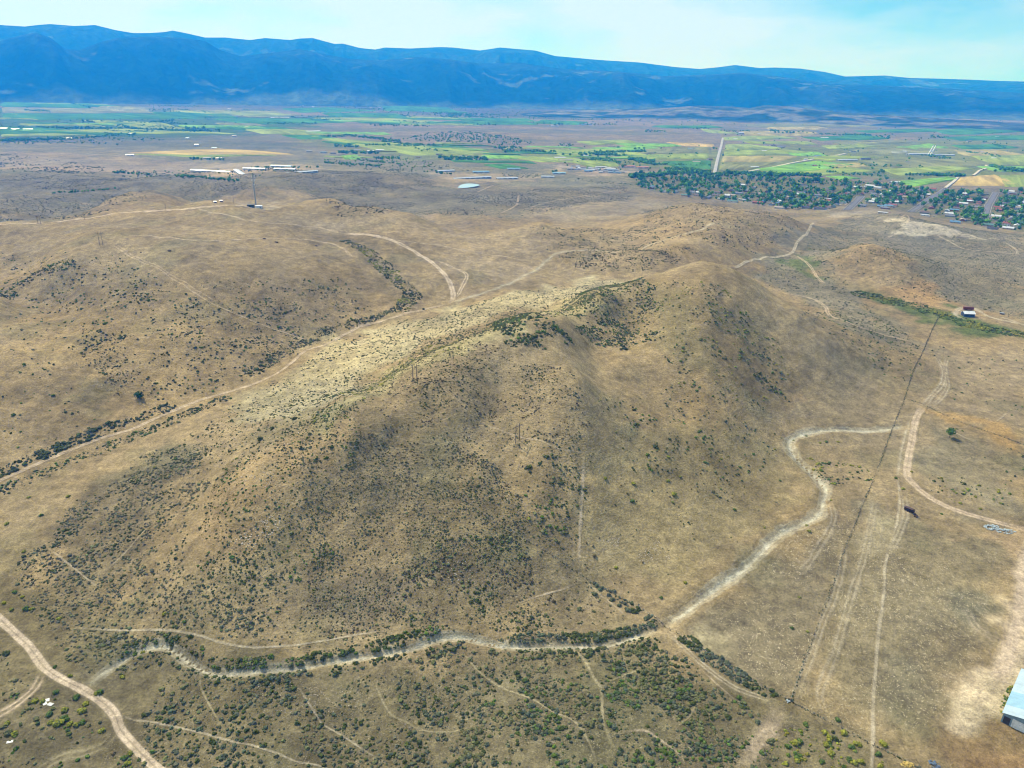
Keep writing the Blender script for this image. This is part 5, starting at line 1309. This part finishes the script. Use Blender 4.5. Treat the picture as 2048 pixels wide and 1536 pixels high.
# single trees and clumps out in the fields
FIELDT = [(1762,345,17),(1766,347,16),(1757,347,13),(1748,347,10),(1770,355,13),(1773,360,14),(1760,362,13),(1812,352,13),(1819,351,14),(1826,352,14),(1833,351,13),(1840,352,14),(1848,352,13),(1856,352,13),(1818,360,13),(1824,361,12),(1866,350,15),(1872,352,15),(1880,353,14),(1893,354,12),(1903,353,13),(1912,353,13),(1920,353,13),(1928,354,12),(1427,299,17),(1433,299,14),(1476,303,14),(1527,288,14),(1398,293,12),(1550,267,18),(1557,267,18),(1565,268,18),(1573,267,18),(1580,268,18),(1587,267,17),(1597,266,16),(1605,266,16),(1614,268,15),(1626,267,14),(1752,273,14),(1760,273,15),(1770,271,15),(1778,273,14),(1784,270,13),(1838,281,14),(1842,278,14),(1811,281,12),(1967,285,15),(1972,285,14),(1990,286,12),(1943,268,12),(1660,336,11),(1666,338,12),(1673,338,11),(1686,352,10),(1698,352,11),(1640,334,8),(1236,297,16),(1270,300,15),(1278,299,14),(1288,299,15),(1126,311,13),(1140,312,14),(1163,313,15),(1172,313,16),(1180,314,14),(1196,315,13),(1203,312,15),(1213,316,15),(1245,336,16),(1250,334,14),(1112,345,13),(1106,346,12),(684,308,19),(844,304,14),(910,316,13),(902,315,13),(1110,252,24),(1124,251,22),(1118,251,25),(235,291,12),(2000,342,16),(2008,343,17),(2016,342,17),(2024,344,15),(1990,344,13),(2036,340,13),(2044,341,13),(1283,372,13),(1288,374,14),(1276,372,12),(1316,368,15),(1322,372,14)]
a = np.array(FIELDT, float); g = hit(a[:, 0], a[:, 1])
lm = [(1762, 348, 'beside the white farm building amid the fields'), (1835, 352, 'in the long clump between stubble and meadow'), (1895, 353, 'in the clump beyond the stubble field'), (1430, 299, 'by the top of the straight highway'), (1585, 267, 'in the far shelter row beyond the fields'), (1770, 273, 'by the far farm past the green fields'), (1666, 338, 'in a small group on the straw field'), (1150, 312, 'along the meadow beyond the feed yard'), (1116, 251, 'in the far clump below the dark foothill'), (684, 308, 'alone beside the dark barn'), (1300, 372, 'at the tip of the town near the feed yard'), (1245, 335, 'beside the orange school roofs'), (2010, 342, 'in the riverside clump past the stubble'), (900, 312, 'near the white gabled barn'), (235, 291, 'alone on the mauve flat'), (1968, 285, 'by a farm in the far fields')]
for j, ((u, v, h_), (x, y, z)) in enumerate(zip(FIELDT, g)):
    w = min(lm, key=lambda q: (q[0] - u) ** 2 + 9 * (q[1] - v) ** 2)[2]
    put_tree(x, y, h_ * .72, h_ * .72 * r_.uniform(.9, 1.3), int(r_.integers(0, 4)), j, '%s field tree %s' % (['dark green', 'green', 'bright green', 'bluish green'][j % 4], w), 'trees ' + w)
# tree lines and thickets too far away to count
ROWS_T = [((-20,256),(290,258),150,9),((0,282),(60,280),90,8),((40,281),(130,278),120,8),((120,279),(240,271),70,7),((235,251),(280,260),60,10),((270,258),(420,262),60,9),((50,222),(100,224),60,12),((140,207),(180,216),40,12),((300,245),(350,241),50,9),((380,262),(440,262),40,9),((560,200),(700,207),90,12),((620,205),(780,212),150,13),((690,206),(820,214),150,13),((800,212),(900,222),60,12),((860,226),(1000,231),120,11),((900,231),(1000,236),80,10),((690,270),(800,283),120,8),((640,274),(690,272),50,8),((760,283),(850,293),80,8),((400,225),(430,226),30,11),((330,203),(370,204),30,10),((450,222),(480,224),40,10),((880,233),(915,235),40,10),
 ((800,232),(830,234),30,10),((1200,306),(1290,304),80,10),((1190,309),(1240,313),60,10),((1255,318),(1310,324),90,9),((1270,322),(1310,329),60,9),((1330,338),(1400,341),60,8),((1540,263),(1590,266),50,11),((1690,270),(1745,272),60,10),((1740,275),(1780,277),30,9),((1850,350),(1930,352),60,9),((1980,334),(2060,346),120,10),((1985,290),(2010,296),50,10),((1860,274),(1900,276),30,9),((1930,305),(2000,314),50,8),((1340,255),(1420,258),40,8),((1060,246),(1240,250),60,9),((1290,262),(1330,263),30,8),((1640,268),(1700,271),40,8),((1840,310),(1900,318),30,8),((1440,262),(1500,263),30,8),((1400,349),(1440,350),50,9),((1260,355),(1330,350),60,10),((1330,345),(1420,346),90,10),((1445,347),(1560,352),120,10),((1500,349),(1640,352),110,9),((640,325),(760,333),70,6),((700,318),(800,328),60,5),((350,352),(480,362),70,5),((220,345),(300,349),25,6),((380,318),(450,320),25,7),((500,336),(640,335),30,5),((100,388),(235,378),35,4),((870,345),(905,350),15,5),
 ((0,172),(120,186),50,14),((80,178),(180,190),50,14),((1180,318),(1240,326),50,8),((1290,328),(1420,332),40,7),((1720,330),(1850,336),40,7),((1650,345),(1760,352),40,7),((830,299),(900,304),40,7),((1000,300),(1100,306),30,7)]
for k in range(34):
    u, v = (r_.uniform(-20, 900), r_.uniform(204, 268)) if k < 22 else (r_.uniform(640, 1230), r_.uniform(284, 326))
    w_ = r_.uniform(30, 120)
    ROWS_T.append(((u, v), (u + w_, v + w_ * .02), int(w_ * .5), 9))
X, Y, HH = [], [], []
for (a0, a1, n_, h_) in ROWS_T:
    t = r_.random(n_); u = a0[0] + (a1[0] - a0[0]) * t; v = a0[1] + (a1[1] - a0[1]) * t + r_.normal(size=n_) * .9
    gg = hit(u, v); X.append(gg[:, 0]); Y.append(gg[:, 1]); HH.append(h_ * r_.uniform(.6, 1.5, n_))
X, Y, HH = map(np.concatenate, (X, Y, HH))
tree_cloud('distant_trees', X, Y, HH, 'dark tree lines and thickets across the far valley', 12, .5)
# juniper-covered knoll and dark thicket patches on the flats
def scatter(poly, n_, hr, seed):
    p = line(np.array(poly, float)); r2 = np.random.default_rng(seed); o = []
    b0, b1 = p.min(0), p.max(0)
    xy = r2.uniform(b0, b1, (n_ * 4, 2)); xy = xy[in_poly(xy[:, 0], xy[:, 1], p)][:n_]
    return xy[:, 0], xy[:, 1], r2.uniform(*hr, len(xy))
sc = [scatter(q, n_, hr, 30 + i) for i, (q, n_, hr) in enumerate([([(800,279),(860,265),(940,263),(1010,272),(1075,288),(1000,291),(900,285)], 420, (4, 9)), ([(1120,286),(1150,288),(1140,295),(1115,293)], 30, (4, 7)), ([(0,290),(0,272),(250,268),(330,280),(200,288)], 260, (3, 7)), ([(640,318),(800,312),(880,330),(860,345),(700,335)], 130, (3, 6)), ([(0,215),(300,215),(500,225),(560,240),(300,262),(0,260)], 260, (4, 10)), ([(1440,262),(2060,262),(2060,340),(1740,345),(1440,342)], 200, (4, 9)), ([(0,184),(300,182),(560,196),(700,204),(500,212),(200,200)], 260, (6, 13)), ([(1060,228),(1700,235),(2060,240),(2060,262),(1500,255),(1100,245)], 260, (5, 11)), ([(560,205),(1000,215),(1250,235),(900,240),(600,225)], 420, (6, 13)), ([(1000,232),(1240,226),(1500,240),(1250,242)], 220, (6, 12)), ([(1100,295),(1400,292),(1420,345),(1250,350),(1120,330)], 130, (4, 8)), ([(300,340),(520,338),(640,345),(420,362),(280,356)], 60, (3, 5))])]
X, Y, HH = [np.concatenate([s_[k] for s_ in sc]) for k in range(3)]
tree_cloud('distant_scrub', X, Y, HH, 'scattered juniper and scrub on the far knoll and flats', 13, .55)

# -- the mast with its cabinets
x, y, z = place(512, 411)
t = thing('radio_mast', x, y, .3, 'tall slender grey radio mast on the bare hilltop', 'radio mast')
MB().tube([(0, 0, -1), (0, 0, 22), (0, 0, 43)], 1.0, .6, 10).build('pole', GREYM, t)
MB().box(-2.2, 2.2, -2.2, 2.2, -.6, .3).build('footing', paint('concrete', (.42, .40, .37)), t)
pl = MB()
for k in range(3):
    a = k * 2.094; b2 = a + 2.094
    pl.bar((2.0 * math.cos(a), 2.0 * math.sin(a), 39.5), (2.0 * math.cos(b2), 2.0 * math.sin(b2), 39.5), .12)
    pl.bar((0, 0, 39.2), (2.0 * math.cos(a), 2.0 * math.sin(a), 39.5), .12)
pl.build('antenna_frame', GREYM, t)
for k in range(3):
    for zz in (39.5, 35.0):
        a = k * 2.094 + (.5 if zz < 38 else 0); p = (2.1 * math.cos(a), 2.1 * math.sin(a))
        MB().box(p[0] - .35, p[0] + .35, p[1] - .35, p[1] + .35, zz - 1.6, zz + 1.6).build('antenna_panel', paint('antenna_white', (.55, .57, .58)), t)
MB().bar((.5, -.3, 29), (1.2, -.9, 29), .9, 12).build('dish', paint('antenna_white', (.55, .57, .58)), t)
pad_r = math.atan2(1, 0)
x2, y2, _ = place(502, 414)
t = thing('equipment_shelter', x2, y2, .15, 'dark green equipment shelter at the mast foot', 'equipment shelter')
MB().box(-4.5, 4.5, -2.2, 2.2, -.8, 3.1).build('wall', paint('dark_green_paint', (.04, .055, .05)), t)
MB().box(-4.8, 4.8, -2.5, 2.5, 3.1, 3.4).build('roof', DARKM, t)
MB().box(-3.2, -2.2, -2.26, -2.2, 0, 2.2).build('door', GREYM, t)
x2, y2, _ = place(518, 416)
t = thing('equipment_shelter', x2, y2, .15, 'white equipment shelter at the mast foot', 'equipment shelter')
MB().box(-4.2, 4.2, -2.3, 2.3, -.8, 3.2).build('wall', paint('shelter_white', (.62, .63, .62)), t)
MB().box(-4.5, 4.5, -2.6, 2.6, 3.2, 3.55).build('roof', paint('shelter_roof', (.7, .72, .73)), t)
MB().box(1.5, 2.6, -2.37, -2.3, 0, 2.2).build('door', DARKM, t)
MB().box(4.2, 5.0, -1, .4, .5, 2).build('air_conditioner', GREYM, t)
for (u, v, lab) in [(431,406,'small pale shed on the bare ridge beside the mast road'), (443,404,'small brown shed on the bare ridge beside the mast road')]:
    x2, y2, _ = place(u, v)
    barn((x2 - 1.6, y2), (x2 + 1.6, y2), 2.4, 1.9, .6, metal_roof('ridge_pale' if 'pale' in lab else 'ridge_brown', (.16, .165, .165) if 'pale' in lab else (.13, .10, .08)), WOOD, lab, None, 'ridge_shed', 0, 0)

# -- twin-pole power line and single poles
def twin_pole(u, v, h, rz, label):
    x, y, z = place(u, v)
    t = thing('power_pole', x, y, rz, label, 'power pole', 'twin-pole power line')
    for sg in (-1, 1):
        p = MB().tube([(sg * 1.65, 0, -1), (sg * 1.65, 0, h * .5), (sg * 1.6, 0, h)], .24, .16, 8).build('pole', WOOD, t)
    MB().box(-4.2, 4.2, -.14, .14, h - 1.9, h - 1.55).build('crossarm', WOOD, t)
    MB().bar((-1.6, .05, h - 4.6), (1.6, .05, h - 2.2), .08).bar((1.6, -.05, h - 4.6), (-1.6, -.05, h - 2.2), .08).build('brace', WOOD, t)
    for q in (-3.8, 0, 3.8):
        MB().tube([(q, 0, h - 1.95), (q, 0, h - 3.0)], .12, .12, 8).build('insulator', paint('insulator_grey', (.25, .22, .2)), t)
    return t
pA = g2(203, 491); pB = g2(830, 763); pC = g2(1035, 883)
rl = math.atan2(*( (pB - pA)[::-1])) - math.pi / 2
twin_pole(203, 491, 15, .05, 'twin-pole power pylon on the brow of the hill across the valley')
twin_pole(830, 763, 12, rl, 'twin-pole power pylon on the crest of the big hill')
twin_pole(1035, 883, 12, rl, 'twin-pole power pylon halfway down the face of the big hill')
twin_pole(79, 448, 12, .1, 'twin-pole power pylon beside the mast road on the skyline')
for (u, v, h, lab) in [(170, 441, 11, 'single wooden power pole where the mast road climbs'), (332, 421, 9, 'single wooden power pole in the middle of the mast road'), (468, 410, 13, 'single wooden power pole nearest the radio mast'), (425, 405, 9, 'single wooden power pole by the ridge sheds')]:
    x, y, z = place(u, v)
    t = thing('power_pole', x, y, .4, lab, 'power pole', 'single poles along the mast road')
    MB().tube([(0, 0, -1), (0, 0, h)], .2, .13, 8).build('pole', WOOD, t)
    MB().box(-1.2, 1.2, -.08, .08, h - .9, h - .7).build('crossarm', WOOD, t)

# -- wire fences: posts and strands
def fence(pts, label, step=4.0, h=1.25, weeds=.9, wk=('dark', 'brown', 'blue')):
    p = resample(line(pts), step, False)
    z = H(p[:, 0], p[:, 1])
    t = thing('wire_fence', p[0, 0], p[0, 1], 0, label, 'fence', 'wire fences round the dry fields')
    b0 = np.array([p[0, 0], p[0, 1], float(z[0])])
    post = MB(); wires = MB(); 
    for i, (q, zz) in enumerate(zip(p, z)):
        r = .16 if i % 8 == 0 else .085
        post.tube([(q[0] - b0[0], q[1] - b0[1], zz - b0[2] - .3), (q[0] - b0[0], q[1] - b0[1], zz - b0[2] + h + (.2 if i % 8 == 0 else 0))], r, r * .9, 5)
        if i:
            for hh in (.35, .75, 1.15):
                wires.bar((p[i - 1, 0] - b0[0], p[i - 1, 1] - b0[1], z[i - 1] - b0[2] + hh), (q[0] - b0[0], q[1] - b0[1], zz - b0[2] + hh), .012, 3)
    o = post.build('post', WOOD, t); o['kind'] = 'stuff'
    wires.build('wire', GREYM, t)
    if weeds:
        q = resample(p, .55, False); r2 = np.random.default_rng(int(pts[0][0]))
        k = r2.random(len(q)) < weeds * np.clip(fbm(q[:, 0], q[:, 1], 14, 2, 95) * 1.6, 0, 1)
        q = q[k] + r2.normal(size=(k.sum(), 2)) * .35
        bush_cloud('fence_weeds', q[:, 0], q[:, 1], H(q[:, 0], q[:, 1]), r2.uniform(.18, .5, len(q)), list(r2.choice(wk, len(q))), CAP_LO, M_SAGE, 21, (.8, 1.2), label='dark weeds grown up along the wire fence')
fence([(1881,626),(1861,667),(1844,708),(1826,742),(1809,798),(1785,858),(1751,950),(1724,1012),(1693,1090),(1666,1169),(1621,1289),(1600,1345),(1581,1400)], 'straight wire fence running from the corner post up to the green swale')
fence([(899,985),(964,1026),(1022,1063),(1090,1101),(1165,1152),(1227,1188),(1262,1207),(1320,1243),(1369,1278),(1410,1302),(1479,1350),(1524,1375),(1562,1393),(1581,1401)], 'old wire fence climbing the big hill from the corner post', weeds=.55)
fence([(1581,1402),(1617,1423),(1679,1454),(1745,1490),(1802,1517),(1841,1537),(1890,1562)], 'wire fence leaving the corner post along the bottom of the dry field')
fence([(1809,798),(1840,805),(1881,826),(1930,848),(1990,868),(2070,898)], 'wire fence along the orange earth bank', weeds=.8)

# -- big metal shed at the bottom corner
c0 = g2(2008, 1424); c1 = g2(2052, 1322)
d_ = c1 - c0; d_ /= np.linalg.norm(d_); n_d = np.array([d_[1], -d_[0]])
LS, WS, HS = 34.0, 17.0, 5.2
cen = c0 + d_ * LS / 2 + n_d * WS / 2
zc = float(H(np.array([c0[0]]), np.array([c0[1]]))[0])
u0 = rays(np.array([2008.0]), np.array([1424.0]))[0]
k_ = (zc + HS - CAM_H) / u0[2]; eave = np.array([u0[0] * k_, u0[1] * k_])   # the eave corner is what the pixel shows
cen = eave + d_ * LS / 2 + n_d * WS / 2
t = thing('metal_shed', cen[0], cen[1], math.atan2(d_[1], d_[0]), 'big metal shed with pale blue roof at the dirt yard', 'shed', None, zc)
w, _r = gable(LS, WS, HS - .3, 2.2, .0)
w.build('wall', paint('shed_blue_wall', (.16, .24, .28), .6), t)
rm = [metal_roof('roof_sheet_pale', (.40, .50, .55)), metal_roof('roof_sheet_blue', (.27, .44, .54))]
npan = 17
for sg in (-1, 1):
    for k in range(npan):
        a = -LS / 2 - .4 + k * (LS + .8) / npan; b2 = a + (LS + .8) / npan - .03
        v = []
        for xx in (a, b2):
            for yy, zz in ((0, HS + 1.95), (WS / 2 + .5, HS - .42), (WS / 2 + .5, HS - .34), (0, HS + 2.03)):
                v.append((xx, sg * yy, zz))
        f = [(0, 1, 2, 3), (7, 6, 5, 4), (0, 4, 5, 1), (1, 5, 6, 2), (2, 6, 7, 3), (3, 7, 4, 0)]
        MB().add(v, f if sg < 0 else [q[::-1] for q in f]).build('roof_panel', rm[1] if 3 <= k <= 7 else rm[0], t)
MB().box(-LS / 2 - .42, LS / 2 + .42, -.35, .35, HS + 2.0, HS + 2.14).build('ridge_cap', GREYM, t)
dr = MB().box(-LS / 2 - .08, -LS / 2 - .01, -1.5, 5.0, 0, 4.2).build('sliding_door', paint('shelter_white', (.62, .63, .62)), t)
MB().box(-LS / 2 - .14, -LS / 2 - .08, -1.2, -1.0, 1.2, 2.2).build('handle', DARKM, dr)
MB().box(-LS / 2 - .07, -LS / 2 - .01, 5.6, 7.9, 0, 3.6).build('wall_shade', DARKM, t)  # dark sheet standing in for the shade on the gable wall
bush_cloud('shed_weeds', *(lambda q: (q[:, 0], q[:, 1], H(q[:, 0], q[:, 1])))(c0 + np.outer(r_.uniform(-1, 20, 40), d_) - np.outer(r_.uniform(.2, 2.2, 40), n_d)), r_.uniform(.3, .7, 40), list(r_.choice(['yellow', 'green'], 40)), CAP_MID, M_SAGE, 23, label='yellow-green weeds along the eaves of the big shed')

# -- small barn beside the swale, trailers, junk
x, y, z = place(1935, 632)
barn((x - 5.6, y + .4), (x + 5.6, y - .4), 7.5, 3.6, 1.9, metal_roof('barn_white_sheet', (.74, .74, .74)), paint('navy_wall', (.03, .07, .16)), 'small white-roofed navy barn beside the green swale', None, 'small_barn', 0, 1)
x, y, z = place(1936, 620)
t = thing('stock_trailer', x, y, -.06, 'red box trailer parked behind the small navy barn', 'trailer')
MB().box(-5.5, 5.5, -1.3, 1.3, .7, 3.6).build('body', paint('trailer_red', (.15, .045, .04)), t)
MB().box(-5.55, 5.55, -1.35, 1.35, 3.6, 3.75).build('roof', paint('trailer_roof', (.17, .075, .06)), t)
for q in (-3, -2, 3):
    for sg in (-1.2, 1.2): MB().wheel(q, sg, .45, .45, .25).build('wheel', TYRE, t)
x, y, z = place(1811, 1020); x2, y2, z2 = place(1825, 1026)
rt = math.atan2(y2 - y, x2 - x)
t = thing('cattle_trailer', (x + x2) / 2, (y + y2) / 2, rt, 'dark rusty cattle trailer standing alone in the dry field', 'trailer')
bd = MB().box(-2.9, 2.9, -1.05, 1.05, .6, .78)
for sg in (-1, 1):
    for zz in (.85, 1.25, 1.65, 2.05): bd.box(-2.9, 2.9, sg * 1.0 - .04, sg * 1.0 + .04, zz, zz + .26)
for q in (-2.85, -1.4, 0, 1.4, 2.85):
    for sg in (-1, 1): bd.box(q - .05, q + .05, sg * 1.09 - .05, sg * 1.09 + .05, .6, 2.35)
RUST = paint('dark_rust', (.045, .03, .032), .85)
bd.build('body', RUST, t)
MB().box(-2.95, 2.0, -1.12, 1.12, 2.35, 2.45).build('roof', paint('rusty_roof', (.075, .045, .04), .85), t)
for q in (-.6, .6):
    for sg in (-1.15, 1.15): MB().wheel(q, sg, .38, .38, .22).build('wheel', TYRE, t)
MB().bar((2.9, -.7, .6), (4.2, 0, .5), .07).bar((2.9, .7, .6), (4.2, 0, .5), .07).build('drawbar', DARKM, t)
x, y, z = place(1831, 1033)
t = thing('farm_cart', x, y, rt - .6, 'small black farm cart lying off the end of the cattle trailer', 'cart')
MB().box(-1.3, 1.3, -.8, .8, .5, .62).box(-1.3, -1.2, -.8, .8, .62, 1.1).box(-1.2, 1.3, .72, .8, .62, 1.0).build('bed', RUST, t)
for sg in (-.9, .9): MB().wheel(0, sg, .4, .4, .18).build('wheel', TYRE, t)
MB().bar((1.3, 0, .5), (2.4, 0, .3), .06).build('drawbar', DARKM, t)
x, y, z = place(2004, 628)
t = thing('water_tank', x, y, 0, 'low dark stock water tank beside the pale loop track', 'water tank')
MB().tube([(0, 0, -.3), (0, 0, 1.3)], 2.4, 2.4, 20).build('tank_wall', DARKM, t)
MB().tube([(0, 0, 1.3), (0, 0, 1.42)], 2.5, 2.5, 20).build('rim', GREYM, t)
SHEET = metal_roof('loose_sheet', (.32, .34, .34))
for q, (u, v, l_, w_, rz, tl, lab) in enumerate([(93, 1401, 2.2, 1.5, .5, .12, 'white metal sheet lying uppermost by the dark bushes'), (101, 1409, 2.4, 1.6, -.25, -.08, 'white metal sheet lying nearest the dirt road'), (90, 1408, 1.5, 1.3, .9, .1, 'small white sheet between two larger sheets'), (20, 1484, 2.2, 1.1, .4, .1, 'bluish white sheet at the faint grassy track')]):
    x, y, z = place(u, v)
    m = MB(); nr_ = 9
    for k in range(nr_):
        a = -w_ / 2 + k * w_ / nr_
        m.box(-l_ / 2, l_ / 2, a, a + w_ / nr_, .02 + .05 * (k % 2), .06 + .05 * (k % 2))
    o = m.build('metal_sheet', SHEET); o.location = (x, y, z + .12); o.rotation_euler = (tl, tl * .6, rz)
    set_tag(o, lab, 'metal sheet', 'white sheets lying in the brush')
def heap(name, u, v, rx, ry, n_, sz, col, label, seed):
    x, y, z = place(u, v); r2 = np.random.default_rng(seed); m = MB()
    for k in range(n_):
        a, q = r2.uniform(0, 6.28), math.sqrt(r2.random())
        px_, py_ = q * math.cos(a) * rx, q * math.sin(a) * ry
        zz = float(H(np.array([x + px_]), np.array([y + py_]))[0]) - z
        s_ = r2.uniform(*sz); hh = (1 - q) * .9 + s_ * .4
        M = Matrix.Rotation(r2.uniform(0, 6.28), 3, 'Z') @ Matrix.Rotation(r2.uniform(-.6, .6), 3, 'X')
        n0 = MB().box(-s_, s_, -s_ * .6, s_ * .6, -s_ * .35, s_ * .35)
        m.add([tuple(M @ Vector(p) + Vector((px_, py_, zz + hh * .8))) for p in n0.v], n0.f)
    o = m.build(name, paint('heap_' + name, col, .8, 0, .45, 2.5)); o.location = (x, y, z)
    return set_tag(o, label, None, None, 'stuff')
heap('rubble', 1984, 1055, 4.6, 3.0, 90, (.18, .6), (.34, .40, .42), 'pale blue-grey rubble heap beside the orange yard', 31)
heap('rubble', 2012, 1063, 5.6, 2.6, 90, (.15, .5), (.20, .22, .22), 'darker rubble heap beside the orange yard', 32)
heap('scrap', 1870, 1530, 2.4, 2.2, 50, (.12, .42), (.10, .14, .20), 'dark blue scrap heap below the wire fence', 33)
heap('straw', 1815, 1529, 2.6, 1.3, 90, (.12, .3), (.50, .36, .10), 'yellow straw heap against the wire fence', 34)
heap('rubble', 1576, 1403, 1.1, .9, 26, (.1, .3), (.55, .56, .54), 'white stones heaped at the fence corner post', 35)
# pale stones on the spur, dark boulders on the smooth hill
def rock_mesh(seed, flat=.6):
    r2 = np.random.default_rng(seed); v, f = ico(1)
    return mesh_np('rock_shape', v * r2.uniform(.75, 1.2, (len(v), 1)) * np.array([1, .75, flat]), f, paint('dark_rock', (.055, .04, .035), .9), None, smooth=False, link=False)
for q, (u, v, r, lab) in enumerate([(528, 478, 1.6, 'dark boulder on the faint hilltop track'), (552, 485, 1.9, 'dark boulder below the faint hilltop track'), (339, 502, 1.5, 'long dark boulder alone on the smooth hilltop'), (282, 505, .9, 'small dark boulder near the twin poles'), (632, 492, 1.3, 'dark boulder near the end of the hilltop track')]):
    x, y, z = place(u, v)
    o = link('boulder', rock_mesh(200 + q)); o.location = (x, y, z + .2); o.scale = (r * 1.4, r, r); set_tag(o, lab, 'boulder', 'dark boulders on the smooth hill')
pr = np.random.default_rng(8); SV, SF, n0 = [], [], 0
for (poly, n_, sz) in [([(455,1085),(540,1030),(570,1050),(500,1100)], 120, (.15, .6)), ([(440,960),(480,950),(560,930),(530,980)], 60, (.15, .5)), ([(860,1130),(930,1120),(960,1170),(900,1180)], 60, (.15, .4)), ([(510,1360),(700,1365),(720,1420),(540,1430)], 140, (.1, .35)), ([(1265,1110),(1320,1080),(1345,1120),(1290,1130)], 90, (.12, .4)), ([(560,900),(640,800),(650,830),(590,910)], 50, (.15, .5)), ([(1195,1080),(1240,1075),(1235,1095)], 60, (.12, .35))]:
    xx, yy, ss = scatter(poly, n_, sz, 300 + n_)
    zz = H(xx, yy)
    v, f = ico(0)
    for a, b2, c2, s_ in zip(xx, yy, zz, ss):
        SV.append(v * pr.uniform(.6, 1.2, (12, 1)) * s_ * np.array([1, .8, .55]) + np.array([a, b2, c2 + .05])); SF.append(f + n0); n0 += 12
o = mesh_np('stones', np.concatenate(SV), np.concatenate(SF), paint('pale_stone', (.46, .39, .31), .9), None, smooth=False, kind='stuff')
o['label'] = 'pale stones scattered on the spur and the flats'

# -- cars in the town
CARP = {}
def car(x, y, rz, col, label):
    t = thing('car', x, y, rz, label, 'car', 'cars parked in the town')
    if not CARP:
        a = [(-2.3, .35), (-2.3, .95), (-1.6, 1.05), (1.0, 1.05), (2.2, .85), (2.3, .35)]
        n_ = len(a)
        CARP['body'] = MB().add([(p[0], s_ * .9, p[1]) for s_ in (-1, 1) for p in a], [tuple(range(n_)), tuple(range(2 * n_ - 1, n_ - 1, -1))] + [(i, n_ + i, n_ + (i + 1) % n_, (i + 1) % n_) for i in range(n_)])
        b2 = [(-1.7, 1.06), (-1.3, 1.6), (.3, 1.6), (.95, 1.06)]
        CARP['cabin'] = MB().add([(p[0], s_ * .78, p[1]) for s_ in (-1, 1) for p in b2], [(0, 1, 2, 3), (7, 6, 5, 4)] + [(i, 4 + i, 4 + (i + 1) % 4, (i + 1) % 4) for i in range(4)]).mesh('cabin', GLASS)
        CARP['wheel'] = MB().wheel(0, 0, 0, .34, .22).mesh('wheel', TYRE)
    m = CARP['body'].mesh('car_body', paint('car_paint_' + col, {'white': (.7, .7, .7), 'red': (.42, .04, .03), 'silver': (.4, .42, .44), 'black': (.03, .03, .035), 'blue': (.05, .10, .25)}[col], .35, .1, .05))
    link('body', m, t); link('cabin', CARP['cabin'], t)
    for q in (-1.4, 1.4):
        for s_ in (-.85, .85):
            o = link('wheel', CARP['wheel'], t); o.location = (q, s_, .34)
for (u, v, col, lab) in [(1928, 455, 'red', 'red car parked below the tall tree clump'), (1700, 411, 'white', 'white car on the short street'), (1838, 415, 'silver', 'silver car on the wide straight street'), (1870, 394, 'white', 'white car far up the wide straight street'), (1972, 430, 'black', 'black car on the street past the tree clump'), (1655, 423, 'white', 'white car beside the black-roofed house'), (1598, 420, 'silver', 'silver car beside the paired dark-roofed house'), (1868, 434, 'blue', 'blue car beside the white trailer home'), (1575, 422, 'white', 'white car at the long pale low house'), (1780, 425, 'red', 'red car by the long white trailer home'), (1240, 386, 'red', 'red car alone on the bare track before the town'), (2030, 442, 'white', 'white car in the yard past the street end')]:
    x, y, z = place(u, v); car(x, y, ang, col, lab)
